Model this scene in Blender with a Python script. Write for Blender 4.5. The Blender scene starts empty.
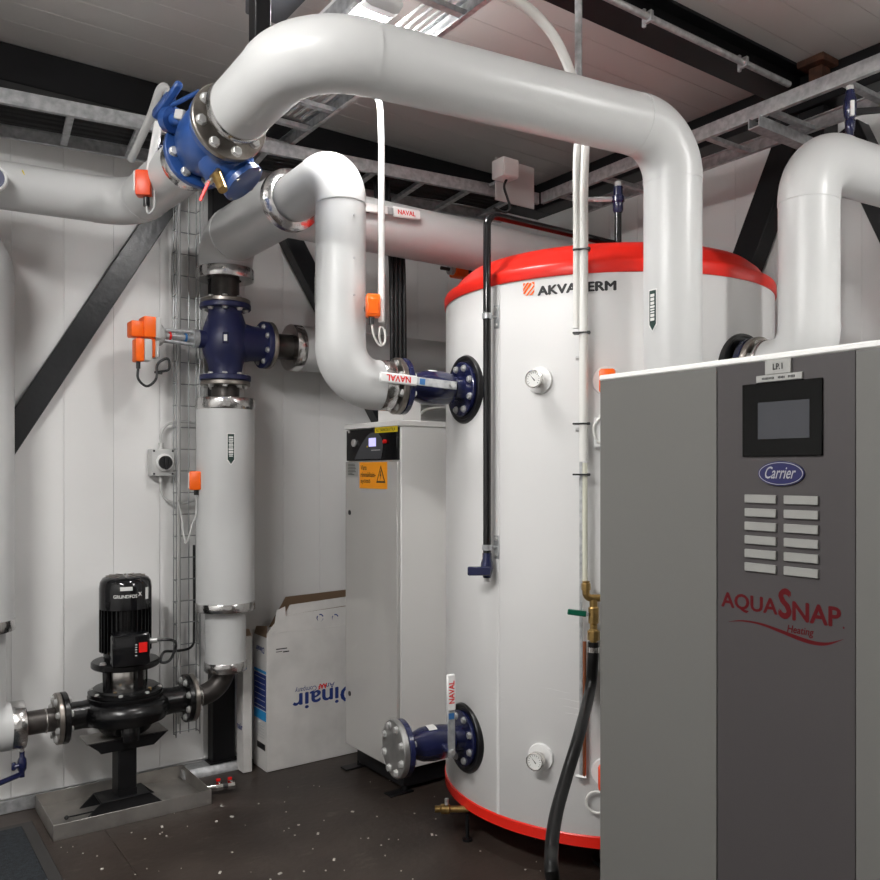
import bpy, bmesh, math, random
from mathutils import Vector, Matrix
random.seed(7)
R = math.radians
V = Vector
scene = bpy.context.scene
C = scene.collection

# ------------------------------------------------------------------ camera, world, exposure
CAMH, FPX, HOR, TH = 1.42, 830.0, 472.0, R(54.4)
CT, ST = math.cos(TH), math.sin(TH)
cam_d = bpy.data.cameras.new('camera')
cam = bpy.data.objects.new('camera', cam_d)
C.objects.link(cam)
cam.location = (0, 0, CAMH)
cam.rotation_euler = (R(90), 0, TH - R(90))
cam_d.sensor_width = 36
cam_d.lens = FPX / 880 * 36
cam_d.shift_y = (HOR - 440) / 880
cam_d.clip_start = 0.02
scene.camera = cam
world = bpy.data.worlds.new('world')
scene.world = world
world.use_nodes = True
world.node_tree.nodes['Background'].inputs[0].default_value = (0.9, 0.95, 1, 1)
world.node_tree.nodes['Background'].inputs[1].default_value = 0.05
vs = scene.view_settings
vs.view_transform = 'Standard'
vs.look = 'None'
vs.gamma = 1
vs.use_curve_mapping = False
vs.exposure = 1.22
LAMP_POWER = 55.0          # emission strength of the luminaires' diffusers


def P(px, py, X=None, Y=None, Z=None, d=None):
    """a point of the room seen at a photo pixel, on the plane X, Y or Z = const"""
    a = (px - 440) / FPX
    vx, vy, vz = CT + a * ST, ST - a * CT, (HOR - py) / FPX
    if X is not None: d = X / vx
    elif Y is not None: d = Y / vy
    elif Z is not None: d = (Z - CAMH) / vz
    return V((d * vx, d * vy, CAMH + d * vz))


# ------------------------------------------------------------------ materials
MATS = {}


def mat(name, col, rough=0.5, metal=0.0, var=0.0, vscale=6.0, bump=0.0, bscale=60.0, emit=0, spec=0.5, coat=0.0, stretch=None, col2=None):
    m = bpy.data.materials.new(name)
    m.use_nodes = True
    nt = m.node_tree
    b = nt.nodes['Principled BSDF']
    b.inputs['Base Color'].default_value = (*col, 1)
    b.inputs['Roughness'].default_value = rough
    b.inputs['Metallic'].default_value = metal
    b.inputs['Specular IOR Level'].default_value = spec
    b.inputs['Coat Weight'].default_value = coat
    if emit:
        b.inputs['Emission Color'].default_value = (*col, 1)
        b.inputs['Emission Strength'].default_value = emit
    tc = nt.nodes.new('ShaderNodeTexCoord')
    mp = nt.nodes.new('ShaderNodeMapping')
    if stretch: mp.inputs['Scale'].default_value = stretch
    nt.links.new(tc.outputs['Object'], mp.inputs['Vector'])
    if var or col2:
        n = nt.nodes.new('ShaderNodeTexNoise')
        n.inputs['Scale'].default_value = vscale
        n.inputs['Detail'].default_value = 5
        nt.links.new(mp.outputs[0], n.inputs['Vector'])
        rp = nt.nodes.new('ShaderNodeValToRGB')
        c2 = col2 or tuple(max(0, c * (1 - var)) for c in col)
        c1 = col if col2 else tuple(min(1, c * (1 + var * .4)) for c in col)
        rp.color_ramp.elements[0].position = 0.34
        rp.color_ramp.elements[1].position = 0.66
        rp.color_ramp.elements[0].color = (*c2, 1)
        rp.color_ramp.elements[1].color = (*c1, 1)
        nt.links.new(n.outputs['Fac'], rp.inputs['Fac'])
        nt.links.new(rp.outputs['Color'], b.inputs['Base Color'])
    if bump:
        n2 = nt.nodes.new('ShaderNodeTexNoise')
        n2.inputs['Scale'].default_value = bscale
        nt.links.new(mp.outputs[0], n2.inputs['Vector'])
        bp = nt.nodes.new('ShaderNodeBump')
        bp.inputs['Strength'].default_value = bump
        bp.inputs['Distance'].default_value = 0.01
        nt.links.new(n2.outputs['Fac'], bp.inputs['Height'])
        nt.links.new(bp.outputs[0], b.inputs['Normal'])
    MATS[name] = m
    return m


mat('wall', (.80, .795, .785), .38, var=.04, vscale=1.5)
mat('ceil', (.58, .555, .535), .42, var=.05, vscale=1.5)
mat('jacket', (.565, .57, .567), .34, var=.03, vscale=3)
mat('floor', (.052, .039, .032), .45, bump=.12, bscale=35, col2=(.029, .021, .017), vscale=3.2)
mat('mat_pile', (.018, .024, .030), .95, var=.6, vscale=70, bump=.8, bscale=260)
mat('rubber', (.035, .033, .032), .6)
mat('black_steel', (.006, .006, .007), .42, var=.25, vscale=9, spec=.3)
mat('brace_steel', (.009, .010, .012), .30, bump=.15, bscale=30)
mat('galv', (.56, .57, .58), .40, .55, col2=(.36, .37, .38), vscale=38)
mat('galv_wire', (.26, .27, .27), .4, .8)  # darkened base: shade on the mesh tray wires is put into the colour
mat('stainless', (.62, .60, .57), .22, 1.0, bump=.05, bscale=20)
mat('foil', (.62, .61, .60), .21, 1.0, bump=.30, bscale=28)
mat('tray_steel', (.42, .40, .375), .42, .85, var=.25, vscale=7)
mat('bolt', (.60, .60, .59), .40, .65)
mat('raw_pipe', (.065, .058, .054), .4, .6, var=.4, vscale=14)
mat('flange_steel', (.34, .31, .28), .33, .9, var=.3, vscale=18)
mat('blind_steel', (.42, .42, .41), .42, .85, var=.25, vscale=12)
mat('flange_dark', (.05, .046, .043), .36, .5)
mat('blue', (.020, .070, .250), .30, var=.2, vscale=8, coat=.2)
mat('navy', (.014, .018, .075), .42, var=.2, vscale=9)
mat('navy_gloss', (.010, .013, .055), .2, coat=.4)
mat('pump_black', (.004, .004, .0045), .27, var=.3, vscale=20, bump=.05, bscale=90)
mat('black', (.008, .008, .009), .35)
mat('black_gloss', (.006, .006, .007), .12)
mat('cable_black', (.012, .012, .013), .45)
mat('tank_white', (.70, .697, .69), .33)
mat('tank_red', (.78, .020, .010), .30)
mat('white_paint', (.76, .75, .73), .34)
mat('white_plastic', (.80, .80, .79), .35)
mat('cabinet', (.46, .45, .43), .10, coat=.7)
mat('grey_plastic', (.50, .50, .49), .4)
mat('orange', (.98, .135, .0), .38)
mat('orange_red', (.80, .075, .015), .38)
mat('red', (.75, .008, .006), .4)
mat('red_print', (.62, .02, .02), .5)
mat('brass', (.46, .30, .11), .32, .95, var=.3, vscale=30)
mat('copper', (.55, .20, .10), .3, .9)
mat('green', (.0, .10, .055), .4)
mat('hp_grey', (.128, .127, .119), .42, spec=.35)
mat('hp_top', (.78, .78, .76), .35)
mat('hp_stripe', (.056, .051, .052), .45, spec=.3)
mat('hp_slot', (.25, .25, .237), .5)
mat('glass_black', (.003, .003, .003), .12, spec=.2)
mat('screen_grey', (.042, .044, .051), .18)
mat('badge_blue', (.007, .008, .070), .35)
mat('badge_white', (.34, .34, .36), .4)
mat('maroon', (.075, .001, .003), .6, spec=.2)
mat('ink', (.012, .012, .013), .5)
mat('sign_grey', (.30, .30, .285), .45)
mat('sign_orange', (.90, .33, .01), .45)
mat('sign_yellow', (.72, .55, .01), .45)
mat('lcd', (.55, .53, 1.0), .3, emit=.32)
mat('panel_grey', (.060, .062, .068), .4)
mat('cardboard_white', (.66, .645, .625), .55, var=.09, vscale=9)
mat('cardboard_brown', (.20, .13, .08), .7)
mat('print_blue', (.012, .035, .20), .5)
mat('print_cyan', (.02, .28, .62), .5)
mat('lamp_glow', (1.0, .985, .965), .5, emit=LAMP_POWER)
mat('lamp_body', (.80, .80, .79), .35)
mat('rust', (.075, .026, .012), .7, var=.6, vscale=25)
mat('tube_white', (.74, .735, .70), .33)
mat('tube_clear', (.66, .66, .55), .25)
mat('chrome', (.75, .73, .70), .15, 1.0)
mat('debris', (.55, .52, .47), .7)
mat('scuff', (.13, .115, .10), .55)
mat('label_green', (.010, .035, .028), .4)
mat('hose', (.006, .006, .006), .35, spec=.3)
mat('dial', (.80, .80, .78), .4)
mat('sticker', (.72, .72, .70), .4)
mat('sticker_blue', (.03, .16, .42), .4)

def floor_wear():
    """sparse pale scuffs over the mottled vinyl"""
    nt = MATS['floor'].node_tree
    b = nt.nodes['Principled BSDF']
    src = b.inputs['Base Color'].links[0].from_socket
    tc = nt.nodes.new('ShaderNodeTexCoord'); mp = nt.nodes.new('ShaderNodeMapping')
    mp.inputs['Rotation'].default_value = (0, 0, .5); mp.inputs['Scale'].default_value = (3.2, 8.0, 1)
    n = nt.nodes.new('ShaderNodeTexNoise'); n.inputs['Scale'].default_value = 1.6; n.inputs['Detail'].default_value = 8
    n.inputs['Roughness'].default_value = .7
    rp = nt.nodes.new('ShaderNodeValToRGB')
    rp.color_ramp.elements[0].position = .60; rp.color_ramp.elements[0].color = (0, 0, 0, 1)
    rp.color_ramp.elements[1].position = .74; rp.color_ramp.elements[1].color = (.55, .55, .55, 1)
    mx = nt.nodes.new('ShaderNodeMix'); mx.data_type = 'RGBA'
    mx.inputs['B'].default_value = (.15, .125, .105, 1)
    nt.links.new(tc.outputs['Object'], mp.inputs['Vector']); nt.links.new(mp.outputs[0], n.inputs['Vector'])
    nt.links.new(n.outputs['Fac'], rp.inputs['Fac']); nt.links.new(rp.outputs['Color'], mx.inputs['Factor'])
    nt.links.new(src, mx.inputs['A']); nt.links.new(mx.outputs['Result'], b.inputs['Base Color'])


floor_wear()

# ------------------------------------------------------------------ mesh builder
ORG = {}
UP = (0, 0, 1)


def frame(axis):
    a = V(axis).normalized()
    t = V((0, 0, 1)) if abs(a.z) < .9 else V((1, 0, 0))
    u = t.cross(a).normalized()
    return a, u, a.cross(u).normalized()


class MB:
    def __init__(s): s.v = []; s.f = []

    def add(s, vs_, fs):
        o = len(s.v)
        s.v += [V(p) for p in vs_]
        s.f += [tuple(i + o for i in f) for f in fs]
        return s

    def box(s, c, size, rot=None, bev=0.0, bseg=1):
        bm = bmesh.new()
        bmesh.ops.create_cube(bm, size=1)
        for q in bm.verts: q.co = V((q.co.x * size[0], q.co.y * size[1], q.co.z * size[2]))
        if bev:
            bmesh.ops.bevel(bm, geom=bm.edges[:], offset=min(bev, min(size) * .45), segments=bseg, profile=.5, affect='EDGES')
        M = rot if rot is not None else Matrix.Identity(3)
        bm.verts.index_update()
        s.add([M @ q.co + V(c) for q in bm.verts], [[q.index for q in f.verts] for f in bm.faces])
        bm.free()
        return s

    def bx(s, x0, x1, y0, y1, z0, z1, bev=0.0, bseg=1):
        return s.box(((x0 + x1) / 2, (y0 + y1) / 2, (z0 + z1) / 2), (abs(x1 - x0), abs(y1 - y0), abs(z1 - z0)), None, bev, bseg)

    def bar(s, p0, p1, w, h, up=(0, 0, 1), bev=0.0):
        """rectangular bar from p0 to p1, w across, h along up"""
        p0, p1 = V(p0), V(p1)
        a = (p1 - p0).normalized()
        u = V(up) - a * a.dot(V(up)); u.normalize()
        w_ = u.cross(a)
        M = Matrix((a, w_, u)).transposed()
        return s.box((p0 + p1) / 2, ((p1 - p0).length, w, h), M, bev)

    def lathe(s, o, axis, prof, seg=32, sx=1.0):
        a, u, w = frame(axis)
        o = V(o)
        vs_, fs = [], []
        rings = []
        for r, h in prof:
            if r < 1e-6:
                rings.append([len(vs_)]); vs_.append(o + a * h)
            else:
                rings.append(list(range(len(vs_), len(vs_) + seg)))
                for k in range(seg):
                    t = 2 * math.pi * k / seg
                    vs_.append(o + a * h + (u * math.cos(t) * sx + w * math.sin(t)) * r)
        for A, B in zip(rings, rings[1:]):
            for k in range(seg):
                k2 = (k + 1) % seg
                if len(A) == 1 and len(B) == 1: continue
                if len(A) == 1: fs.append((A[0], B[k2], B[k]))
                elif len(B) == 1: fs.append((A[k], A[k2], B[0]))
                else: fs.append((A[k], A[k2], B[k2], B[k]))
        return s.add(vs_, fs)

    def cyl(s, p0, p1, r0, r1=None, seg=24, bev=0.0):
        p0, p1 = V(p0), V(p1)
        L = (p1 - p0).length
        r1 = r0 if r1 is None else r1
        if bev:
            pr = [(0, 0), (r0 - bev, 0), (r0, bev), (r1, L - bev), (r1 - bev, L), (0, L)]
        else:
            pr = [(0, 0), (r0, 0), (r1, L), (0, L)]
        return s.lathe(p0, p1 - p0, pr, seg)

    def sweep(s, pts, r, seg=12, closed=False, caps=True):
        pts = [V(p) for p in pts]
        n = len(pts)
        T = []
        for i in range(n):
            if closed: t = pts[(i + 1) % n] - pts[i - 1]
            else: t = pts[min(i + 1, n - 1)] - pts[max(i - 1, 0)]
            T.append(t.normalized())
        _, u, w = frame(T[0])
        vs_, fs = [], []
        for i in range(n):
            if i:
                q = T[i - 1].rotation_difference(T[i])
                u = q @ u
            u = (u - T[i] * u.dot(T[i])).normalized()
            w = T[i].cross(u)
            for k in range(seg):
                t = 2 * math.pi * k / seg
                vs_.append(pts[i] + (u * math.cos(t) + w * math.sin(t)) * r)
        m = n if closed else n - 1
        for i in range(m):
            for k in range(seg):
                a = i * seg + k; b = i * seg + (k + 1) % seg
                j = (i + 1) % n
                c = j * seg + (k + 1) % seg; d = j * seg + k
                fs.append((a, b, c, d))
        if caps and not closed:
            fs.append(tuple(reversed(range(seg))))
            fs.append(tuple(range((n - 1) * seg, n * seg)))
        return s.add(vs_, fs)

    def prism(s, poly, o, u, v, w):
        """polygon (list of 2D points) in the plane o+u,v extruded by vector w"""
        o, u, v, w = V(o), V(u), V(v), V(w)
        n = len(poly)
        A = [o + u * p[0] + v * p[1] for p in poly]
        B = [p + w for p in A]
        return s.add(A + B, [tuple(reversed(range(n))), tuple(range(n, 2 * n))] + [(i, (i + 1) % n, n + (i + 1) % n, n + i) for i in range(n)])

    def ball(s, c, r, seg=20, rings=12, sc=(1, 1, 1)):
        pr = [(r * math.sin(math.pi * i / rings), -r * math.cos(math.pi * i / rings)) for i in range(rings + 1)]
        pr[0] = (0, -r); pr[-1] = (0, r)
        o = len(s.v)
        s.lathe((0, 0, 0), (0, 0, 1), pr, seg)
        for i in range(o, len(s.v)):
            q = s.v[i]
            s.v[i] = V((q.x * sc[0], q.y * sc[1], q.z * sc[2])) + V(c)
        return s

    def torus(s, c, axis, R_, r, seg=32, rs=10):
        a, u, w = frame(axis)
        return s.sweep([V(c) + (u * math.cos(2 * math.pi * k / seg) + w * math.sin(2 * math.pi * k / seg)) * R_ for k in range(seg)], r, rs, closed=True)

    def build(s, name, m, parent=None, angle=38):
        o_ = ORG.get(parent, V((0, 0, 0))) if parent else V((0, 0, 0))
        org = o_
        if parent is None:
            # put the origin at the base centre of the mesh
            mn = V((min(p.x for p in s.v), min(p.y for p in s.v), min(p.z for p in s.v)))
            mx = V((max(p.x for p in s.v), max(p.y for p in s.v), max(p.z for p in s.v)))
            org = V(((mn.x + mx.x) / 2, (mn.y + mx.y) / 2, mn.z))
        me = bpy.data.meshes.new(name)
        me.from_pydata([tuple(p - org) for p in s.v], [], s.f)
        bm = bmesh.new(); bm.from_mesh(me)
        bmesh.ops.recalc_face_normals(bm, faces=bm.faces[:])
        bm.to_mesh(me); bm.free()
        me.polygons.foreach_set('use_smooth', [True] * len(me.polygons))
        me.set_sharp_from_angle(angle=R(angle))
        me.materials.append(MATS[m])
        ob = bpy.data.objects.new(name, me)
        C.objects.link(ob)
        if parent:
            ob.parent = parent
        else:
            ob.location = org
        ORG[ob] = org
        return ob


def arc(p0, c, p1, r, n=10):
    """fillet points for the corner c between p0 and p1"""
    p0, c, p1 = V(p0), V(c), V(p1)
    a = (p0 - c).normalized(); b = (p1 - c).normalized()
    th = a.angle(b)
    t = r / math.tan(th / 2)
    q0, q1 = c + a * t, c + b * t
    bis = (a + b).normalized()
    o = c + bis * (r / math.sin(th / 2))
    e0, e1 = q0 - o, q1 - o
    tot = e0.angle(e1)
    ax = e0.cross(e1).normalized()
    return [o + Matrix.Rotation(tot * i / n, 3, ax) @ e0 for i in range(n + 1)]


def fillet(corners, r, n=8):
    corners = [V(p) for p in corners]
    pts = [corners[0]]
    for i in range(1, len(corners) - 1):
        pts += arc(corners[i - 1], corners[i], corners[i + 1], r, n)
    return pts + [corners[-1]]


def spline(pts, n=10):
    pts = [V(p) for p in pts]
    q = [pts[0] * 2 - pts[1]] + pts + [pts[-1] * 2 - pts[-2]]
    out = []
    for i in range(1, len(q) - 2):
        for k in range(n):
            t = k / n
            a, b, c, d = q[i - 1], q[i], q[i + 1], q[i + 2]
            out.append(.5 * ((2 * b) + (c - a) * t + (2 * a - 5 * b + 4 * c - d) * t * t + (3 * b - a - 3 * c + d) * t ** 3))
    return out + [pts[-1]]


def tag(o, label, cat, group=None):
    o['label'] = label; o['category'] = cat
    if group: o['group'] = group
    return o


def thing(name, label, cat, loc, group=None):
    e = bpy.data.objects.new(name, None)
    e.empty_display_size = .05
    C.objects.link(e)
    e.location = V(loc)
    ORG[e] = V(loc)
    return tag(e, label, cat, group)


def struct(o): o['kind'] = 'structure'; return o


TXT = {}


def text_geo(string, bold=0.0):
    key = (string, bold)
    if key in TXT: return TXT[key]
    cu = bpy.data.curves.new('t', 'FONT')
    cu.body = string; cu.size = 1; cu.resolution_u = 3
    ob = bpy.data.objects.new('t', cu)
    C.objects.link(ob)
    dg = bpy.context.evaluated_depsgraph_get()
    me = bpy.data.meshes.new_from_object(ob.evaluated_get(dg))
    v0 = [(p.co.x, p.co.y) for p in me.vertices]
    f0 = [tuple(p.vertices) for p in me.polygons]
    bpy.data.objects.remove(ob); bpy.data.curves.remove(cu); bpy.data.meshes.remove(me)
    vs_, fs = [], []
    # heavier strokes: copies of the outline shifted sideways and up
    for dx, dy in ([(0, 0)] if not bold else [(-bold, 0), (bold, 0), (0, bold * .7), (0, -bold * .7)]):
        o = len(vs_)
        vs_ += [(p[0] + dx, p[1] + dy) for p in v0]
        fs += [tuple(i + o for i in f) for f in f0]
    x0 = min(p[0] for p in vs_); x1 = max(p[0] for p in vs_)
    y0 = min(p[1] for p in vs_); y1 = max(p[1] for p in vs_)
    g = ([((p[0] - x0) / (x1 - x0), (p[1] - y0) / (y1 - y0)) for p in vs_], fs)
    TXT[key] = g
    return g


def lettering(string, fn, parent, m, name='lettering', bold=0.0, shear=0.0):
    """flat print: fn maps (u,v in 0..1) to a world point"""
    vs_, fs = text_geo(string, bold)
    nrm = (fn(1, .5) - fn(0, .5)).cross(fn(.5, 1) - fn(.5, 0)).normalized()
    nc = 4 if bold else 1
    per = len(vs_) // nc
    mb = MB()
    mb.add([fn(u + shear * v, v) + nrm * (.00012 * (i // per)) for i, (u, v) in enumerate(vs_)], fs)
    return mb.build(name, m, parent)


def plane_fn(o, u, v):
    o, u, v = V(o), V(u), V(v)
    return lambda a, b: o + u * a + v * b


# --- shared hex bolt
BOLT = {}


def bolt_mesh(m):
    if m in BOLT: return BOLT[m]
    mb = MB()
    mb.lathe((0, 0, 0), (0, 0, 1), [(1.35, 0), (1.35, .2), (0, .2)], 12)
    mb.lathe((0, 0, .2), (0, 0, 1), [(1.12, 0), (1.12, .62), (.95, .75), (0, .75)], 6)
    me = bpy.data.meshes.new('bolt')
    me.from_pydata([tuple(p) for p in mb.v], [], mb.f)
    me.materials.append(MATS[m])
    BOLT[m] = me
    return me


def bolts(parent, c, axis, R_, n, size, m='bolt', phase=0.5):
    a, u, w = frame(axis)
    M = Matrix((u, w, a)).transposed().to_4x4()
    for k in range(n):
        t = 2 * math.pi * (k + phase) / n
        p = V(c) + (u * math.cos(t) + w * math.sin(t)) * R_
        ob = bpy.data.objects.new('bolt', bolt_mesh(m))
        C.objects.link(ob)
        ob.parent = parent
        ob.matrix_local = Matrix.Translation(p - ORG[parent]) @ M @ Matrix.Scale(size, 4)


def flange(parent, c, axis, r, t, m, n=8, bs=.010, front=True, back=False, name='flange', bc=.78, bm_='bolt', phase=.5, hole=0):
    a = V(axis).normalized()
    mb = MB()
    b = min(.003, t * .2)
    if hole:
        mb.lathe(V(c) - a * t / 2, a, [(hole, 0), (r - b, 0), (r, b), (r, t - b), (r - b, t), (hole, t), (hole, 0)], 40)
    else:
        mb.lathe(V(c) - a * t / 2, a, [(0, 0), (r - b, 0), (r, b), (r, t - b), (r - b, t), (0, t)], 40)
    o = mb.build(name, m, parent)
    if front: bolts(o, V(c) + a * t / 2, a, r * bc, n, bs, bm_, phase)
    if back: bolts(o, V(c) - a * t / 2, -a, r * bc, n, bs, bm_, phase)
    return o


def insulated(th, corners, r, bend, m='jacket', seams=True):
    """jacket parts along a pipe run: straights and slightly proud elbows"""
    c = [V(p) for p in corners]
    bends = bend if isinstance(bend, (list, tuple)) else [bend] * (len(c) - 2)
    start = c[0]
    for i in range(1, len(c)):
        if i < len(c) - 1:
            A = arc(c[i - 1], c[i], c[i + 1], bends[i - 1], 16)
            MB().sweep([start, start.lerp(A[0], .5), A[0]], r, 40).build('jacket', m, th)
            e0 = (A[0] - A[1]).normalized() * .012; e1 = (A[-1] - A[-2]).normalized() * .012
            MB().sweep([A[0] + e0] + A + [A[-1] + e1], r + .0016, 40).build('elbow_jacket', m, th)
            start = A[-1]
        else:
            MB().sweep([start, start.lerp(c[i], .5), c[i]], r, 40).build('jacket', m, th)


def band(th, c, axis, r, w, m='foil', name='end_band', lip=0.0):
    a = V(axis).normalized()
    mb = MB()
    mb.lathe(V(c) - a * w / 2, a, [(r * .55, 0), (r - .002, 0), (r, .003), (r, w * .5), (r, w - .003), (r - .002, w), (r * .55, w), (r * .55, 0)], 40)
    return mb.build(name, m, th)


def arrow_label(th, c, r, ang, z0, z1, w=.026):
    """dark green flow-arrow sticker with white print on a vertical jacket of radius r about c"""
    def fn(off):
        return lambda a, b: V((c[0] + (r + off) * math.cos(ang + a / r), c[1] + (r + off) * math.sin(ang + a / r), b))
    def sheet(hw, za, zb, tip, off, name, m, par):
        g = fn(off)
        mb = MB(); n = 4
        vs_ = [g(-hw + 2 * hw * i / n, zb) for i in range(n + 1)] + [g(-hw + 2 * hw * i / n, za + abs(i / n - .5) * 2 * tip) for i in range(n + 1)]
        mb.add(vs_, [(i, i + 1, n + 2 + i, n + 1 + i) for i in range(n)])
        return mb.build(name, m, par)
    lab = sheet(w / 2 + .004, z0 - .006, z1, .022, .0012, 'flow_sticker', 'sticker', th)
    sheet(w / 2, z0, z1 - .004, .02, .0018, 'flow_arrow', 'label_green', lab)
    g = fn(.0024)
    z = z1 - .015
    mb = MB(); k = 0
    while z > z0 + .03:
        h = random.choice((.005, .007, .009))
        s_ = random.uniform(.28, .36) * w
        mb.add([g(-s_, z), g(s_, z), g(s_, z - h), g(-s_, z - h)], [(0, 1, 2, 3)])
        z -= h + .003
    mb.build('print', 'sticker', lab)


# ================================================================== SETTING
XW, YW, ZC = 3.52, 3.87, 3.15
XL, YB = -2.2, -2.6
PW = .2055
fl = struct(MB().bx(XL, XW + .1, YB, YW + .1, -.12, -.004).build('floor', 'floor'))
MB().bx(XL, .834, YB, YW, -.004, 0).build('vinyl_sheet', 'floor', fl)
MB().bx(.8365, XW, YB, YW, -.004, 0).build('vinyl_sheet', 'floor', fl)

wl = struct(MB().bx(XL, XW + .12, YW + .012, YW + .12, 0, ZC + .1).build('wall_left', 'wall'))
x = .768 - PW * 14
while x < XW:
    MB().bx(max(x, XL) + .0004, min(x + PW, XW) - .0004, YW, YW + .014, .055, ZC, .0012).build('panel', 'wall', wl)
    x += PW
wr = struct(MB().bx(XW + .012, XW + .12, YB, YW + .012, 0, ZC + .1).build('wall_right', 'wall'))
y = 1.829 - PW * 20
while y < YW:
    if y + PW > YB:
        MB().bx(XW, XW + .014, max(y, YB) + .0004, min(y + PW, YW) - .0004, .055, ZC, .0012).build('panel', 'wall', wr)
    y += PW
struct(MB().bx(XL - .1, XL, YB, YW + .1, 0, ZC + .1).build('wall_back', 'wall'))
struct(MB().bx(XL - .1, XW + .12, YB - .1, YB, 0, ZC + .1).build('wall_near', 'wall'))
ce = struct(MB().bx(XL, XW + .1, YB, YW + .1, ZC + .012, ZC + .12).build('ceiling', 'ceil'))
y = YB; CPW = .15
while y < YW:
    MB().bx(XL, XW, y + .0004, min(y + CPW, YW) - .0004, ZC, ZC + .014, .0012).build('panel', 'ceil', ce)
    y += CPW
struct(MB().bx(XL, 1.26, YW - .022, YW, 0, .052, .003).build('baseboard_left', 'galv'))
MBt = MB().prism([(0, 0), (.09, 0), (.09, .045), (.02, .040), (0, .012)], (1.26, YW - .09, 0), (0, 1, 0), (0, 0, 1), (.31, 0, 0))
struct(MBt.build('trim_1', 'galv'))
struct(MB().bx(XW - .022, XW, YB, YW, 0, .052, .003).build('baseboard_right', 'galv'))


# steel frame -------------------------------------------------------
def ibeam(name, label, p0, p1, h, w, tf=.012, tw=.01, m='black_steel', group=None):
    p0, p1 = V(p0), V(p1)
    t = thing(name, label, 'beam', (p0 + p1) / 2 - V((0, 0, h)), group)
    MB().bar(p0 - V((0, 0, tf / 2)), p1 - V((0, 0, tf / 2)), w, tf).build('top_flange', m, t)
    MB().bar(p0 - V((0, 0, h / 2)), p1 - V((0, 0, h / 2)), tw, h - 2 * tf + .002).build('web', m, t)
    MB().bar(p0 - V((0, 0, h - tf / 2)), p1 - V((0, 0, h - tf / 2)), w, tf).build('bottom_flange', m, t)
    return t


tag(MB().bx(XL, XW - .002, 3.73, YW - .002, 2.995, ZC - .001, .004).build('wall_beam', 'black_steel'), 'black steel box beam along the ceiling above the left wall', 'beam')
tag(MB().bx(3.38, XW - .002, YB, 3.728, 2.995, ZC - .001, .004).build('wall_beam', 'black_steel'), 'black steel box beam along the ceiling above the right wall', 'beam')
# roof beam carrying a conduit, upper right
ibeam('roof_beam', 'black roof I-beam crossing the ceiling at upper right with a grey conduit on it', (-1.0, 2.032, ZC - .001), (3.378, 2.032, ZC - .001), .125, .115)
# grey purlin near the luminaire
tag(MB().bx(1.12, 1.255, 2.092, 2.72, 3.0, ZC - .001, .004).build('ceiling_purlin', 'panel_grey'), 'dark grey ceiling purlin above the bend of the big top pipe', 'beam')
# column and braces on the left wall
col = thing('column', 'black steel column against the left wall behind the insulated riser', 'column', (1.46, 3.83, .045))
MB().bx(1.405, 1.515, 3.80, YW - .002, .051, 2.994, .003).build('post', 'black_steel', col)
MB().bx(1.39, 1.53, 3.79, YW - .002, .045, .051).build('base_plate', 'black_steel', col)


def brace(label, p0, p1, w, dpt, up, m='brace_steel'):
    o = MB().bar(p0, p1, dpt, w, up, .004).build('diagonal_brace', m)
    return tag(o, label, 'brace')


a0, a1 = P(17, 427, Y=3.835), P(150, 228, Y=3.835)
dirb = (a1 - a0).normalized()
brace('black diagonal steel brace on the left wall rising behind the left pipes', a0 - dirb * .42, a1 + dirb * .44, .100, .045, (-dirb.z, 0, dirb.x))
a0, a1 = P(292, 243, Y=3.82), P(368, 392, Y=3.82)
dirb = (a1 - a0).normalized()
brace('black diagonal steel brace descending behind the white cabinet', a0 - dirb * .30, a1 + dirb * 1.2, .095, .08, (dirb.z, 0, -dirb.x))
a0, a1 = P(750, 255, X=3.46), P(789, 150, X=3.46)
dirb = (a1 - a0).normalized()
brace('black diagonal steel brace on the right wall above the tank', a0 - dirb * 1.6, a1 + dirb * .36, .125, .10, (0, -dirb.z, dirb.y), 'black_steel')
a0, a1 = P(885, 205, X=3.46), P(902, 240, X=3.46)
dirb = (a1 - a0).normalized()
brace('black diagonal steel brace on the right wall at the photo edge', a0 - dirb * .38, a1 + dirb * 1.2, .125, .10, (0, -dirb.z, dirb.y), 'black_steel')
tag(MB().bx(3.40, 3.515, 1.93, 2.05, .05, 2.993, .003).build('column', 'black_steel'), 'black steel column against the right wall behind the right hand pipe', 'column')
# pipe hanger behind the big bend
hg = thing('pipe_hanger', 'black square hanger tube dropping from the ceiling to the big top pipe', 'hanger', (.95, 2.20, 2.568))
MB().bx(.926, .974, 2.176, 2.224, 2.566, ZC - .001, .003).build('hanger_tube', 'black_steel', hg)
MB().bx(.90, 1.0, 2.15, 2.25, ZC - .006, ZC - .0005).build('top_plate', 'black_steel', hg)
# rusty plate on the right beam
rb = thing('beam_bracket', 'rusty brown steel bracket where the roof beam meets the right wall beam', 'bracket', (3.33, 2.30, 2.98))
q = P(815, 60, X=3.30)
MB().bx(3.26, 3.378, q.y - .06, q.y + .06, 3.118, 3.148, .004).build('plate', 'rust', rb)
MB().bx(3.30, 3.37, q.y - .03, q.y + .03, 3.03, 3.118, .004).build('lug', 'rust', rb)


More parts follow.
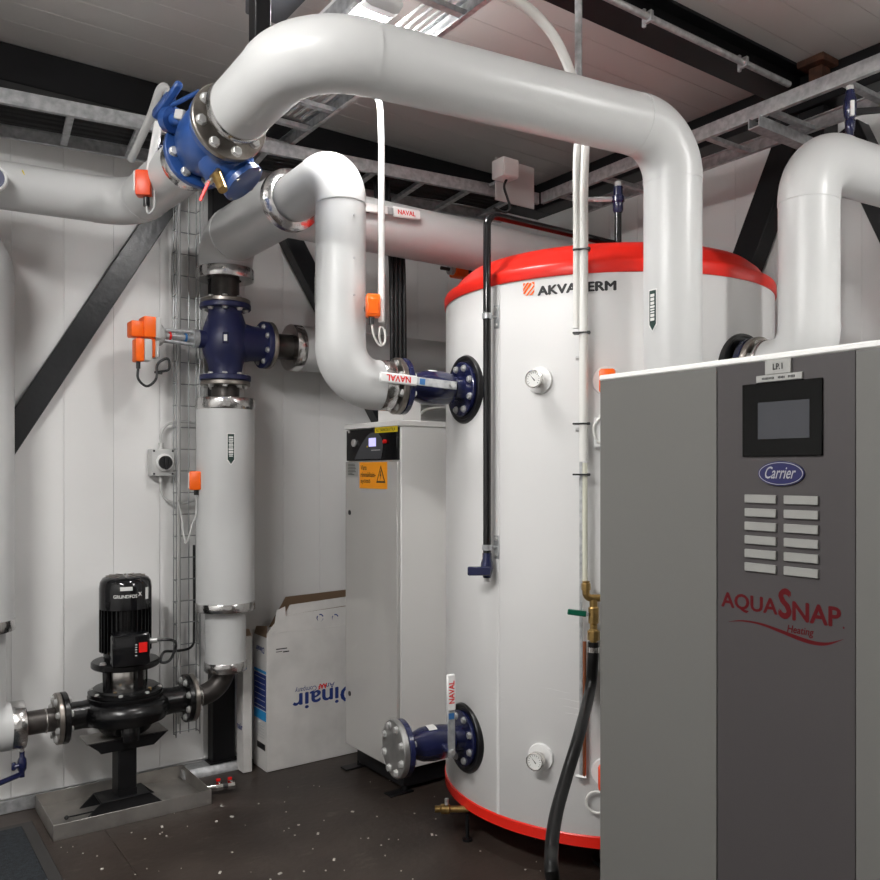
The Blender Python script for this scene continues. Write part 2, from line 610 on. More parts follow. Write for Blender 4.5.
# cable ladders -----------------------------------------------------
def cable_ladder(name, label, p0, p1, width, z, nr, rail_h=.055, side=1, r0=.08):
    p0, p1 = V((*p0, z)), V((*p1, z))
    a = (p1 - p0).normalized(); w = V((-a.y, a.x, 0)) * side
    t = thing(name, label, 'cable ladder', (p0 + p1) / 2 + w * width / 2)
    for k, off in enumerate((0, width)):
        s_ = 1 if k == 0 else -1
        q0, q1 = p0 + w * off, p1 + w * off
        mb = MB().bar(q0 + V((0, 0, rail_h / 2)), q1 + V((0, 0, rail_h / 2)), .003, rail_h)
        mb.bar(q0 + w * s_ * .009 + V((0, 0, .0015)), q1 + w * s_ * .009 + V((0, 0, .0015)), .018, .003)
        mb.bar(q0 + w * s_ * .009 + V((0, 0, rail_h - .0015)), q1 + w * s_ * .009 + V((0, 0, rail_h - .0015)), .018, .003)
        mb.build('side_rail', 'galv', t)
    L = (p1 - p0).length
    n = nr
    for i in range(n):
        s_ = r0 + (L - 2 * r0) * i / (n - 1)
        q = p0 + a * s_ + V((0, 0, .014))
        MB().bar(q + w * .003, q + w * (width - .003), .026, .018).build('rung', 'galv', t)
    return t


ZT = 2.77
cable_ladder('cable_ladder', 'galvanised cable ladder with black cables running along the left wall', (-1.2, 3.60), (2.84, 3.11), .36, ZT, 16, side=1, r0=.143)
cable_ladder('cable_ladder', 'galvanised cable ladder running along the right wall under the ceiling', (2.845, 3.10), (2.79, -.6), .30, ZT, 13, side=1, r0=.12)
cable_ladder('cable_ladder', 'galvanised cable ladder running overhead above the white bent pipe', (1.57, 3.44), (1.57, -.6), .33, 2.83, 19, side=-1, r0=.11)
# black cables lying in the left ladder
for k in range(6):
    o = .06 + k * .045
    pts = []
    for i in range(13):
        f = i / 12
        pts.append((-1.2 + 4.0 * f + .05, 3.60 - .49 * f + o + random.uniform(-.006, .006), ZT + .044 + random.uniform(0, .006)))
    tag(MB().sweep(spline(pts, 4), .016, 8).build('power_cable', 'cable_black'), 'black power cable lying in the cable ladder along the left wall', 'cable', 'black cables in the left ladder')
for k in range(3):
    pts = [(1.52 - .03 * k, 3.10 - i * .25, 2.868 + random.uniform(0, .004)) for i in range(14)]
    tag(MB().sweep(spline(pts, 3), .006, 8).build('signal_cable', 'grey_plastic'), 'thin grey cable lying in the overhead cable ladder', 'cable', 'grey cables in the overhead ladder')
# galvanised bracket under the right ladder
p = P(796, 139, Z=2.75)
cb = thing('ladder_bracket', 'galvanised channel bracket carrying the right wall cable ladder', 'bracket', (3.15, p.y, 2.71))
MB().bx(2.80, 3.402, p.y - .022, p.y + .022, 2.725, 2.729).build('channel_web', 'galv', cb)
for s_ in (-1, 1):
    MB().bx(2.80, 3.402, p.y + s_ * .022 - .0015, p.y + s_ * .022 + .0015, 2.725, 2.768).build('channel_side', 'galv', cb)
MB().bx(3.400, 3.406, p.y - .05, p.y + .05, 2.66, 2.80).build('wall_plate', 'galv', cb)


# ================================================================== LUMINAIRES
def luminaire(label, x, y0, y1, z, group='ceiling luminaires'):
    """suspended wrap-round luminaire: opal diffuser below and at the sides, slim body on top"""
    t = thing('luminaire', label, 'lamp', (x, (y0 + y1) / 2, z), group)
    MB().bx(x - .082, x + .082, y0, y1, z + .046, z + .085, .008, 2).build('housing', 'lamp_body', t)
    prof = [(-.072, .047), (-.072, .035), (-.058, .008), (-.04, 0), (.04, 0), (.058, .008), (.072, .035), (.072, .047)]
    MB().prism(prof, (x, y0 + .03, z), (1, 0, 0), (0, 0, 1), (0, y1 - y0 - .06, 0)).build('diffuser', 'lamp_glow', t)
    for yy in (y0, y1 - .03):
        MB().prism([(p[0] * 1.06, p[1] - .002) for p in prof], (x, yy, z), (1, 0, 0), (0, 0, 1), (0, .03, 0)).build('end_cap', 'lamp_body', t)
    for yy in (y0 + .10, y1 - .10):
        MB().cyl((x, yy, z + .08), (x, yy, ZC), .004, seg=8).build('suspension_rod', 'galv_wire', t)
    return t


luminaire('white linear luminaire hanging above the big top pipe', 1.355, 2.20, 2.58, 2.858)
luminaire('unseen linear fill luminaire added over the grey heat pump', 2.50, -.40, .35, 2.85)  # added out of view to brighten the right-hand pipes and wall
luminaire('unseen linear fill luminaire added over the door mat side of the room', -.60, .55, 2.05, 2.85)  # unseen extra fill, put in to lift the left wall and lower tank

# ================================================================== TANK
TC, TR = V((2.600, 2.442, 0)), .668


def tankpt(px, off=0.0):
    a = (px - 440) / FPX
    v = V((CT + a * ST, ST - a * CT, 0))
    A, B, D = v.dot(v), v.dot(TC), TC.dot(TC) - (TR + off) ** 2
    d = (B - math.sqrt(max(0, B * B - A * D))) / A
    q = v * d
    return q, d, math.atan2(q.y - TC.y, q.x - TC.x) % (2 * math.pi)


def tank_fn(phi0, phi1, z0, z1, off=.0012):
    return lambda u, v: V((TC.x + (TR + off) * math.cos(phi0 + (phi1 - phi0) * u), TC.y + (TR + off) * math.sin(phi0 + (phi1 - phi0) * u), z0 + (z1 - z0) * v))


def tz(px, py, off=0):
    q, d, ph = tankpt(px, off)
    return CAMH + (HOR - py) / FPX * d


tank = thing('buffer_tank', 'tall white cylindrical hot water tank with red top rim and red bottom band', 'tank', (TC.x, TC.y, 0))
MB().lathe(TC, (0, 0, 1), [(0, .15), (TR - .004, .15), (TR, .156), (TR, 1.1), (TR, 2.108), (0, 2.108)], 128).build('shell', 'tank_white', tank)
MB().lathe(TC, (0, 0, 1), [(0, 2.104), (TR + .004, 2.104), (TR + .006, 2.108), (TR + .006, 2.142), (TR + .002, 2.150), (TR - .030, 2.170), (TR - .052, 2.200), (TR - .085, 2.228), (TR - .14, 2.243), (0, 2.25)], 128).build('top_cover', 'tank_red', tank)
MB().lathe(TC, (0, 0, 1), [(0, .09), (TR - .13, .09), (TR - .05, .112), (TR - .01, .122), (TR + .003, .128), (TR + .004, .165), (TR, .170), (TR - .01, .170)], 128).build('bottom_band', 'tank_red', tank)
for k in range(4):
    t = R(45 + 90 * k)
    c = TC + V((math.cos(t), math.sin(t), 0)) * .48
    MB().cyl(c, c + V((0, 0, .10)), .035, seg=16).cyl(c, c + V((0, 0, .012)), .06, seg=16).build('foot', 'black_steel', tank)
# vertical sheet seam
ph = tankpt(497)[2]
fn = tank_fn(ph, ph + .010 / TR, .17, 2.104, .0025)
fi = tank_fn(ph - .004 / TR, ph + .014 / TR, .17, 2.104, -.003)
mb = MB()
mb.add([fi(0, 0), fn(0, 0), fn(1, 0), fi(1, 0), fi(0, 1), fn(0, 1), fn(1, 1), fi(1, 1)], [(0, 1, 5, 4), (1, 2, 6, 5), (2, 3, 7, 6)])
mb.build('seam_strip', 'tank_white', tank)
# shallow creases in the sheet
for (x0, x1, py_) in ((534, 580, 687.5), (548, 598, 698), (552, 600, 706), (556, 599, 713), (489, 508, 687), (492, 509, 694)):
    pts = []
    for i in range(9):
        q_, d_, p_ = tankpt(x0 + (x1 - x0) * i / 8, -.0041 - .0010 * abs(i / 4 - 1) ** 2)
        pts.append(q_ + V((0, 0, tz(x0, py_) + .004 * math.sin(i * .8))))
    MB().sweep(pts, .0046, 10).build('sheet_crease', 'tank_white', tank)
# brand print
p0, p1 = tankpt(537.5)[2], tankpt(616.5)[2]
lettering('AKVATERM', tank_fn(p0, p1, tz(577, 292.5), tz(577, 282.5)), tank, 'ink', bold=.05)
p0, p1 = tankpt(523.3)[2], tankpt(534.5)[2]
z0, z1 = tz(529, 295.5), tz(529, 282.6)
fn = tank_fn(p0, p1, z0, z1)
for k, poly in enumerate([[(0, 1), (.22, 1), (0, .72)], [(0, .58), (.34, 1), (.55, 1), (0, .34)], [(0, .22), (.12, .12), (.78, .86), (.62, .98)], [(.2, .0), (.4, 0), (1, .62), (1, .82)], [(.55, 0), (.8, 0), (1, .22), (1, .42)], [(.72, 1), (1, 1), (1, .74)]]):
    mb = MB(); mb.add([fn(*q) for q in poly], [tuple(range(len(poly)))]); mb.build('logo_stripe', 'orange', tank)
# rosette/flange in the tank's side, with the ball valves -----------------
VA = V((-.987, .161, 0)).normalized()                   # valve axis, radial to the tank
VN = V((-VA.y, VA.x, 0)).normalized()                   # sideways, towards the room
VS = TC + VA * TR


def tank_collar(z):
    mb = MB()
    mb.lathe(VS + V((0, 0, z)) - VA * .03, VA, [(0, .032), (.114, .032), (.118, .037), (.128, .038), (.133, .030), (.130, 0), (0, 0)], 48)
    return mb.build('rubber_collar', 'black', tank)


for z in (1.738, .395): tank_collar(z)


def ball_valve(label, z, counter):
    o = VS + V((0, 0, z)); a = VA
    t = thing('ball_valve', label, 'valve', o + a * .15 - V((0, 0, .06)), 'valves on the tank side')
    flange(t, o + a * .010, a, .105, .016, 'navy_gloss', 8, .0105, phase=0.5, bc=.80)
    MB().lathe(o + a * .017, a, [(.050, 0), (.046, .012), (.046, .035), (.058, .045), (.064, .08), (.066, .125), (.062, .165), (.048, .20), (.044, .235)], 36).build('body', 'navy_gloss', t)
    flange(t, o + a * .262, a, .105, .022, 'navy_gloss', 8, .0105, front=False, back=True, phase=.5, bc=.80)
    if counter:
        flange(t, o + a * .2855, a, .105, .022, 'flange_steel', 8, .0115, hole=.045, name='steel_flange', bc=.80)
        MB().lathe(o + a * .296, a, [(.050, 0), (.056, .001), (.050, .03), (.05, .05)], 30).build('pipe_stub', 'flange_dark', t)
    else:
        flange(t, o + a * .2865, a, .107, .024, 'blind_steel', 8, .0115, name='blind_flange', bc=.80)
    # rating sticker on the body
    mb = MB(); n = 6
    for i in range(n + 1):
        th = R(100 - 38 * i / n)
        for s_ in (.10, .135):
            mb.v.append(o + a * (s_ + .03) + (VN * math.cos(th) + V((0, 0, 1)) * math.sin(th)) * .0668)
    mb.f = [(2 * i, 2 * i + 1, 2 * i + 3, 2 * i + 2) for i in range(n)]
    mb.build('rating_sticker', 'sticker', t)
    pv = o + a * .118 + VN * .122
    MB().cyl(o + a * .118 + VN * .05, pv, .016, .012, 16).build('stem', 'navy_gloss', t)
    return t, pv


def lever(t, p, d, L, grip0):
    """flat steel lever from pivot p along unit d, white grip with red print read along d"""
    p, d, n = V(p), V(d).normalized(), VN
    s_ = d.cross(n).normalized()
    h = MB().bar(p - d * .022, p + d * grip0, .005, .030, s_, .002).build('handle', 'galv', t)
    MB().cyl(p + n * .002, p + n * .014, .011, seg=6).build('pivot_nut', 'bolt', h)
    MB().bar(p + d * (grip0 - .01), p + d * L, .011, .036, s_, .0045).build('grip', 'white_plastic', h)
    MB().bar(p + d * (grip0 - .040), p + d * (grip0 - .018), .0062, .022, s_).build('blue_sticker', 'sticker_blue', h)
    q = p + n * .0062
    g0, g1 = grip0 + .018, L - .024
    lettering('NAVAL', plane_fn(q + d * g0 + s_ * .0115, d * (g1 - g0), s_ * -.023), h, 'red', bold=.03)
    return h


t, pv = ball_valve('navy blue flanged ball valve with white handle on the upper tank side', 1.738, True)
lever(t, pv, VA + V((0, 0, .06)), .285, .148)
t, pv = ball_valve('navy blue ball valve with blind steel flange and upright white handle near tank bottom', .395, False)
lever(t, pv, V((0, 0, 1)) + VA * .01, .285, .16)
# right tank connection (rising pipe) collar
mb = MB().lathe((2.6, TC.y - TR + .03, 1.780), (0, -1, 0), [(0, .036), (.118, .036), (.122, .040), (.130, .040), (.134, .028), (.130, 0), (0, 0)], 48)
mb.build('rubber_collar', 'black', tank)

# thermometers -------------------------------------------------------
def tank_dir(ph): return V((math.cos(ph), math.sin(ph), 0))


def thermometer(label, px, py):
    q, d, ph = tankpt(px + 4)
    z = CAMH + (HOR - py) / FPX * d
    a = tank_dir(ph); c = q + V((0, 0, z))
    t = thing('thermometer', label, 'thermometer', c - V((0, 0, .05)), 'dial thermometers on the tank')
    MB().lathe(c - a * .004, a, [(.018, 0), (.048, 0), (.049, .004), (.046, .012), (.020, .014), (.018, 0)], 36).build('rosette', 'white_plastic', t)
    MB().cyl(c - a * .02, c + a * .04, .009, seg=16).build('stem', 'brass', t)
    MB().lathe(c + a * .030, a, [(0, 0), (.026, 0), (.030, .004), (.030, .022), (.0315, .024), (.0315, .028), (.028, .029), (.0265, .025), (0, .025)], 36).build('case', 'chrome', t)
    f = MB().lathe(c + a * .055, a, [(0, .001), (.0262, .001), (.0262, 0), (0, 0)], 32).build('dial', 'dial', t)
    u = V((-a.y, a.x, 0)); w = V((0, 0, 1)); o = c + a * .0572
    mb = MB()
    nd = (w * .75 - u * .65).normalized(); nn = nd.cross(a)
    mb.add([o + nd * .020, o - nn * .0022 - nd * .008, o + nn * .0022 - nd * .008], [(0, 1, 2)])
    mb.build('needle', 'ink', f)
    mb = MB()
    for k in range(13):
        t_ = R(-40 + 260 * k / 12)
        e = u * math.cos(t_) + w * math.sin(t_); g = a.cross(e)
        mb.add([o + e * .019 - g * .0007, o + e * .024 - g * .0007, o + e * .024 + g * .0007, o + e * .019 + g * .0007], [(0, 1, 2, 3)])
    mb.build('tick_marks', 'ink', f)


thermometer('round dial thermometer high on the tank beside the upright black pipe', 536, 380.5)
thermometer('round dial thermometer low on the tank beside the black hose', 537, 757)


def tank_sensor(label, px, py, m):
    q, d, ph = tankpt(px)
    z = CAMH + (HOR - py) / FPX * d
    a = tank_dir(ph); c = q + V((0, 0, z)); u = V((-a.y, a.x, 0))
    t = thing('tank_sensor', label, 'sensor', c - V((0, 0, .05)), 'orange sensors on the tank')
    MB().lathe(c - a * .004, a, [(.018, 0), (.050, 0), (.051, .004), (.048, .012), (.020, .014), (.018, 0)], 36).build('rosette', 'white_plastic', t)
    M = Matrix((u, a, V((0, 0, 1)))).transposed()
    MB().box(c + a * .045 - V((0, 0, .004)), (.052, .050, .078), M, .008, 2).build('housing', m, t)
    MB().box(c + a * .045 - V((0, 0, .004)), (.054, .02, .074), M, .004).build('seam', m, t)
    MB().cyl(c + a * .045 - V((0, 0, .043)), c + a * .045 - V((0, 0, .07)), .009, seg=12).build('cable_gland', 'black', t)
    return c + a * .045 - V((0, 0, .07)), a, u


c1, a_, u_ = tank_sensor('orange sensor in a white rosette high on the tank by the heat pump edge', 607, 381, 'orange')
tag(MB().sweep(spline([c1, c1 - V((0, 0, .05)) - u_ * .02, c1 - V((0, 0, .09)) - u_ * .045, c1 - V((0, 0, .14)) - u_ * .03, c1 - V((0, 0, .13)) + u_ * .02, c1 - V((0, 0, .08)) + u_ * .01, c1 - V((0, 0, .15)) - u_ * .01]), .0045, 8).build('sensor_cable', 'tube_white'), 'white sensor cable coiled below the upper orange tank sensor', 'cable')
q, d, ph = tankpt(603)
a = tank_dir(ph); c = q + V((0, 0, tz(603, 433))); M = Matrix((V((-a.y, a.x, 0)), a, V((0, 0, 1)))).transposed()
jb = thing('junction_box', 'small white plastic box on the tank beside the heat pump edge', 'box', c - V((0, 0, .06)))
MB().box(c + a * .016, (.06, .034, .105), M, .006, 2).build('housing', 'white_plastic', jb)
MB().box(c + a * .034, (.054, .006, .098), M, .002).build('lid', 'white_plastic', jb)
c2, a_, u_ = tank_sensor('orange red sensor low on the tank by the heat pump edge', 606, 772, 'orange_red')
q, d, ph = tankpt(597); a = tank_dir(ph); zc = tz(597, 800)
c = q + V((0, 0, zc)) + a * .016
u = V((-a.y, a.x, 0))
coil = [c + (u * math.cos(t) + V((0, 0, 1)) * math.sin(t)) * .036 + a * .003 * (t / 6.28) for t in [2.0 + k * .3 for k in range(36)]]
tag(MB().sweep(coil, .0038, 8).build('coiled_cable', 'tube_white'), 'white cable coil tied low on the tank under the lower sensor', 'cable')

# ================================================================== BIG TOP PIPE (C)
r_ = .090
cp = thing('insulated_pipe', 'big grey insulated pipe arching overhead and dropping in front of the tank', 'pipe', (2.12, 1.70, .9))
CC = [V((.92, 2.285, 2.463)), V((.92, 1.862, 2.48)), V((2.125, 1.705, 2.49)), V((2.125, 1.705, .80)), V((2.125, 1.26, .80))]
insulated(cp, CC, r_, [.19, .145, .14])
band(cp, (.92, 2.278, 2.463), (0, 1, 0), r_ + .004, .034)
MB().lathe((.92, 2.284, 2.463), (0, 1, 0), [(.045, 0), (.086, 0), (.064, .012), (.062, .062)], 36).build('bare_end', 'flange_dark', cp)
arrow_label(cp, (2.125, 1.705), r_, math.atan2(-1.705, -2.125) - .72, P(653, 332, d=2.6).z, P(653, 291, d=2.6).z)

# blue valve between the top pipe and the left pipe -------------------
sv = thing('strainer_valve', 'bright blue flanged valve body at the end of the big top pipe', 'valve', (.92, 2.55, 2.36))
o = V((.92, 2.352, 2.452)); a = V((0, 1, -.05)).normalized()
flange(sv, o + a * .004, a, .114, .022, 'flange_steel', 8, .0125, front=False, back=True, hole=.04, name='steel_flange', phase=.25)
flange(sv, o + a * .029, a, .112, .024, 'blue', 8, .010, front=True, name='flange', phase=.25, bm_='flange_steel')
MB().lathe(o + a * .04, a, [(.080, 0), (.092, .02), (.104, .06), (.106, .11), (.098, .16), (.080, .205)], 40).build('body', 'blue', sv)
bcx = o + a * .115 + V((.03, -.01, -.075))
bl = MB().ball(bcx, .085, 28, 16, (1, 1, .95)).build('bulge', 'blue', sv)
cva = V((.50, -.35, -.70)).normalized()
cvr = MB().lathe(bcx + cva * .045, cva, [(.060, 0), (.066, .022), (.070, .026), (.070, .042), (.05, .050), (0, .050)], 32).build('strainer_cover', 'blue', sv)
bolts(cvr, bcx + cva * .085, cva, .058, 4, .007, 'flange_steel', phase=.1)
flange(sv, o + a * .258, a, .112, .024, 'blue', 8, .012, front=False, back=True, phase=.25)
# brass drain with red lever
dv = P(213, 178, d=2.44)
MB().cyl(bcx, dv, .010, seg=14).build('drain_stub', 'brass', sv)
MB().cyl(dv, P(219, 176, d=2.40), .011, seg=14).cyl(P(217, 176, d=2.40), P(223, 190, d=2.38), .016, .014, 14).build('drain_cock', 'brass', sv)
MB().bar(P(209, 181, d=2.37), P(200, 201, d=2.37), .005, .010, (ST, -CT, 0), .002).build('red_lever', 'red', sv)
MB().cyl(P(214, 179, d=2.42), P(207, 184, d=2.37), .008, seg=8).build('lever_nut', 'bolt', sv)
# gear lever assembly to the left
MB().cyl(P(202, 122, d=2.52), P(170, 119, d=2.58), .019, seg=18).build('stem', 'blue', sv)
MB().cyl(P(174, 120, d=2.575), P(168.5, 119.5, d=2.59), .040, seg=24).build('index_plate', 'blue', sv)
MB().bar(P(186, 116, d=2.51), P(178, 115, d=2.53), .03, .028, UP, .002).build('name_plate', 'grey_plastic', sv)
hl = MB().bar(P(156, 117, d=2.60), P(172, 96, d=2.55), .034, .040, (.3, 0, .8), .007).bar(P(166, 104, d=2.56), P(180, 83, d=2.50), .024, .024, (.3, 0, .8), .006).build('lever', 'blue', sv)
MB().bar(P(171, 106, d=2.55), P(200, 91, d=2.48), .014, .014, UP, .005).build('trigger', 'blue', hl)

# left overhead pipe (E) -----------------------------------------------
ep = thing('insulated_pipe', 'pale insulated pipe running along the left wall into the blue valve', 'pipe', (.6, 3.39, 2.38))
insulated(ep, [(-1.2, 3.58, 2.465), (.92, 3.345, 2.468), (.92, 2.68, 2.4408)], .086, [.15])
band(ep, (.92, 2.690, 2.4412), (0, 1, -.04), .091, .06)
MB().lathe((.92, 2.66, 2.44), (0, -1, .04), [(.06, 0), (.06, .04)], 30).build('bare_end', 'flange_dark', ep)
# dial gauge and brass pocket on this pipe
q = P(-5, 181, Y=3.30)
gg = thing('pressure_gauge', 'dial gauge with white rim at the left photo edge', 'gauge', q - V((0, 0, .05)))
n_ = V((-.25, -1, -.12)).normalized()
MB().lathe(q + n_ * .03, n_, [(0, 0), (.042, 0), (.045, .004), (.045, .03), (.040, .034), (.038, .028), (0, .028)], 36).build('case', 'white_plastic', gg)
MB().lathe(q + n_ * .058, n_, [(0, .001), (.037, .001), (.037, 0)], 32).build('dial', 'navy', gg)
MB().cyl(q - n_ * .02, q + n_ * .035, .009, seg=12).build('stem', 'brass', gg)
q = P(25, 181, Y=3.33)
tw = thing('test_plug', 'tiny brass test plug with yellow tag on the left overhead pipe', 'plug', q - V((0, 0, .02)))
MB().cyl(q + V((0, .03, 0)), q + V((0, -.02, 0)), .010, seg=10).build('body', 'brass', tw)
MB().bar(q + V((0, -.02, 0)), q + V((-.012, -.02, .03)), .003, .008, (0, 1, 0)).build('tag', 'sign_yellow', tw)
# orange sensor on this pipe with its cable
q = P(144, 184, d=2.84)
os_ = thing('pipe_sensor', 'red orange sensor box hanging on the left overhead pipe below the blue valve', 'sensor', q - V((0, 0, .05)), 'orange sensor boxes on pipes')
Mz = Matrix.Rotation(R(-28), 3, 'Z')
MB().box(q, (.052, .045, .088), Mz, .007, 2).build('housing', 'orange_red', os_)
MB().box(q + Mz @ V((-.028, 0, .005)), (.006, .038, .07), Mz, .002).build('rating_plate', 'sticker', os_)
MB().cyl(q + V((.008, 0, -.04)), q + V((.008, 0, -.075)), .011, seg=12).build('cable_gland', 'black', os_)
MB().cyl(q + V((.02, .0, .0)), q + V((.05, .13, 0)), .012, seg=12).build('probe', 'stainless', os_)
MB().sweep(spline([q + V((.008, 0, -.07)), q + V((.012, -.01, -.10)), q + V((.03, -.015, -.075)), q + V((.03, -.01, .0)), q + V((.022, -.005, -.04)), q + V((.02, .02, -.09))]), .004, 8).build('cable', 'grey_plastic', os_)
# conduits around it
p_ = [P(131, 160, Y=3.20), P(150, 118, Y=3.0), P(160, 90, Y=2.9), P(167, 92, Y=2.9), P(164, 130, Y=2.95)]
tag(MB().sweep(spline(p_, 8), .014, 12).build('bent_conduit', 'grey_plastic'), 'grey conduit bent over like a cane behind the blue lever', 'conduit')
tag(MB().cyl(P(149, 174, d=2.84), P(158.5, 122, d=2.76), .013, seg=14, bev=.003).build('drop_conduit', 'white_plastic'), 'straight white conduit rising from the red orange sensor box', 'conduit')


# small blue service valves -----------------------------------------
def service_valve(label, p, a, hd, L=.1):
    """little navy valve: body along a, T handle along hd"""
    p, a, hd = V(p), V(a).normalized(), V(hd).normalized()
    t = thing('service_valve', label, 'valve', p - V((0, 0, .05)), 'small navy service valves')
    MB().lathe(p - a * .05, a, [(0, 0), (.010, 0), (.010, .02), (.016, .03), (.018, .05), (.016, .07), (.010, .08), (.010, .1), (0, .1)], 16).build('body', 'navy_gloss', t)
    MB().cyl(p, p + hd * .03, .009, seg=12).build('stem', 'navy_gloss', t)
    MB().bar(p + hd * .032 - a * .012, p + hd * .032 + a * L, .012, .016, hd, .004).build('handle', 'navy_gloss', t)
    MB().cyl(p + a * .05, p + a * .062, .009, seg=6).build('cap', 'bolt', t)
    return t


service_valve('small navy valve beside the white conduit above the left overhead pipe', P(166, 148, d=3.05), (.1, 0, 1), (-1, -.2, 0), .05)
service_valve('small navy valve standing on the grey pipe behind the blue valve body', (1.405, 3.385, 2.64), (0, 0, 1), (-1, 0, 0), .05)

# ================================================================== LEFT RISER (to pump inlet)
PY, PZ = 3.65, .417
lp = thing('insulated_pipe', 'white insulated vertical pipe at the left photo edge leading down to the pump', 'pipe', (.415, PY, PZ))
insulated(lp, [(-.6, PY, 2.325), (.412, PY, 2.325), (.412, PY, .845)], .130, [.16])
band(lp, (.412, PY, .825), (0, 0, 1), .133, .045)
insulated(lp, [(.42, PY, .82), (.42, PY, PZ), (.540, PY, PZ)], .0915, [.095])
band(lp, (.552, PY, PZ), (1, 0, 0), .0945, .05)
MB().cyl((.55, PY, PZ), (.692, PY, PZ), .047, seg=32).build('bare_pipe', 'raw_pipe', lp)
MB().torus((.655, PY, PZ), (1, 0, 0), .047, .004).build('weld_bead', 'stainless', lp)
flange(lp, (.701, PY, PZ), (1, 0, 0), .104, .020, 'flange_steel', 8, .0115, front=False, back=True, name='steel_flange')
service_valve('small navy drain valve under the pump inlet pipe at the left photo edge', (.565, PY - .03, .268), (0, 0, 1), (-1, -.25, -.15), .02)
o = MB().bar((.565, PY - .035, .232), (.36, PY - .10, .205), .018, .02, (0, 0, 1), .006)
tag(o.build('drain_lever', 'navy_gloss'), 'navy blue lever bar pointing left under the pump inlet pipe', 'lever')
tag(MB().cyl((.565, PY - .03, .31), (.565, PY - .03, .335), .008, seg=10).build('drain_stub', 'raw_pipe'), 'short bare stub under the pump inlet insulation', 'pipe')

# ================================================================== PUMP
PX = .968
pu = thing('circulation_pump', 'black in-line circulation pump with upright motor on a welded stand', 'pump', (PX, PY, .30))
c0 = V((PX, PY, 0))
UZ = (0, 0, 1)
flange(pu, (.724, PY, PZ), (1, 0, 0), .104, .022, 'pump_black', 8, .0115, front=True, name='inlet_flange')
flange(pu, (1.228, PY, PZ), (1, 0, 0), .104, .022, 'pump_black', 8, .0115, front=False, back=True, name='outlet_flange')
mb = MB().lathe((.733, PY, PZ), (1, 0, 0), [(.058, 0), (.056, .06), (.066, .16), (.075, .25), (.066, .34), (.056, .43), (.058, .484)], 36)
mb.lathe(c0, UZ, [(0, .318), (.085, .318), (.100, .33), (.120, .36), (.165, .375), (.178, .40), (.180, .42), (.172, .445), (.150, .462), (0, .468)], 48)
mb.lathe((PX - .01, PY - .11, .34), UZ, [(0, -.03), (.035, -.03), (.04, .02), (.03, .04), (0, .04)], 18)
mb.build('volute', 'pump_black', pu)
cv = MB().lathe(c0, UZ, [(0, .462), (.150, .462), (.152, .468), (.152, .480), (.146, .484), (.150, .487), (.150, .498), (.130, .503), (.128, .512), (.09, .516), (0, .516)], 48).build('cover', 'pump_black', pu)
bolts(cv, c0 + V((0, 0, .498)), UZ, .138, 8, .008)
MB().lathe(c0, UZ, [(.078, .512), (.080, .516), (.080, .592), (.078, .596)], 40).build('lantern', 'stainless', pu)
for k in range(4):
    t = R(20 + 90 * k)
    MB().bar(c0 + V((math.cos(t) * .09, math.sin(t) * .09, .51)), c0 + V((math.cos(t) * .092, math.sin(t) * .092, .60)), .03, .02, (math.cos(t), math.sin(t), 0), .003).build('lantern_rib', 'pump_black', pu)
mf = MB().lathe(c0, UZ, [(0, .596), (.132, .596), (.138, .602), (.138, .618), (.132, .624), (0, .624)], 44).build('motor_flange', 'pump_black', pu)
bolts(mf, c0 + V((0, 0, .622)), UZ, .118, 4, .011, phase=.3)
MB().lathe(c0, UZ, [(0, .622), (.085, .622), (.088, .64), (.090, .66), (.090, .85), (0, .852)], 40).build('stator', 'pump_black', pu)
for k in range(32):
    t = 2 * math.pi * k / 32
    d_ = V((math.cos(t), math.sin(t), 0))
    MB().bar(c0 + d_ * .092 + V((0, 0, .664)), c0 + d_ * .092 + V((0, 0, .85)), .0035, .026, d_).build('cooling_fin', 'pump_black', pu)
fc = MB().lathe(c0, UZ, [(.102, .842), (.106, .845), (.106, .930), (.102, .956), (.092, .972), (.078, .979), (0, .981)], 48).build('fan_cover', 'black_gloss', pu)
for k in range(14):
    t = 2 * math.pi * k / 14
    d_ = V((math.cos(t), math.sin(t), 0))
    MB().bar(c0 + d_ * .03 + V((0, 0, .982)), c0 + d_ * .080 + V((0, 0, .980)), .007, .003).build('grille_slot', 'flange_steel', fc)
camdir = math.atan2(-PY, -PX)          # motor's room-facing side
def motor_fn(r, a0, a1, z0, z1): return lambda u, v: V((PX + r * math.cos(a0 + (a1 - a0) * u), PY + r * math.sin(a0 + (a1 - a0) * u), z0 + (z1 - z0) * v))
lettering('GRUNDFOS', motor_fn(.1066, camdir - .46, camdir + .44, .897, .911), fc, 'sticker', bold=.02)
lettering('X', motor_fn(.1066, camdir + .48, camdir + .64, .903, .919), fc, 'sticker', bold=.03)
def sticker_on(fn, parent, m, name, nn=5):
    mb = MB()
    mb.add([fn(i / nn, 1) for i in range(nn + 1)] + [fn(i / nn, 0) for i in range(nn + 1)], [(i, i + 1, nn + 2 + i, nn + 1 + i) for i in range(nn)])
    return mb.build(name, m, parent)
sticker_on(motor_fn(.1066, camdir - .20, camdir + .26, .928, .944), fc, 'sticker', 'white_sticker')
sticker_on(motor_fn(.1066, camdir + .82, camdir + 1.0, .885, .935), fc, 'sticker', 'white_sticker')
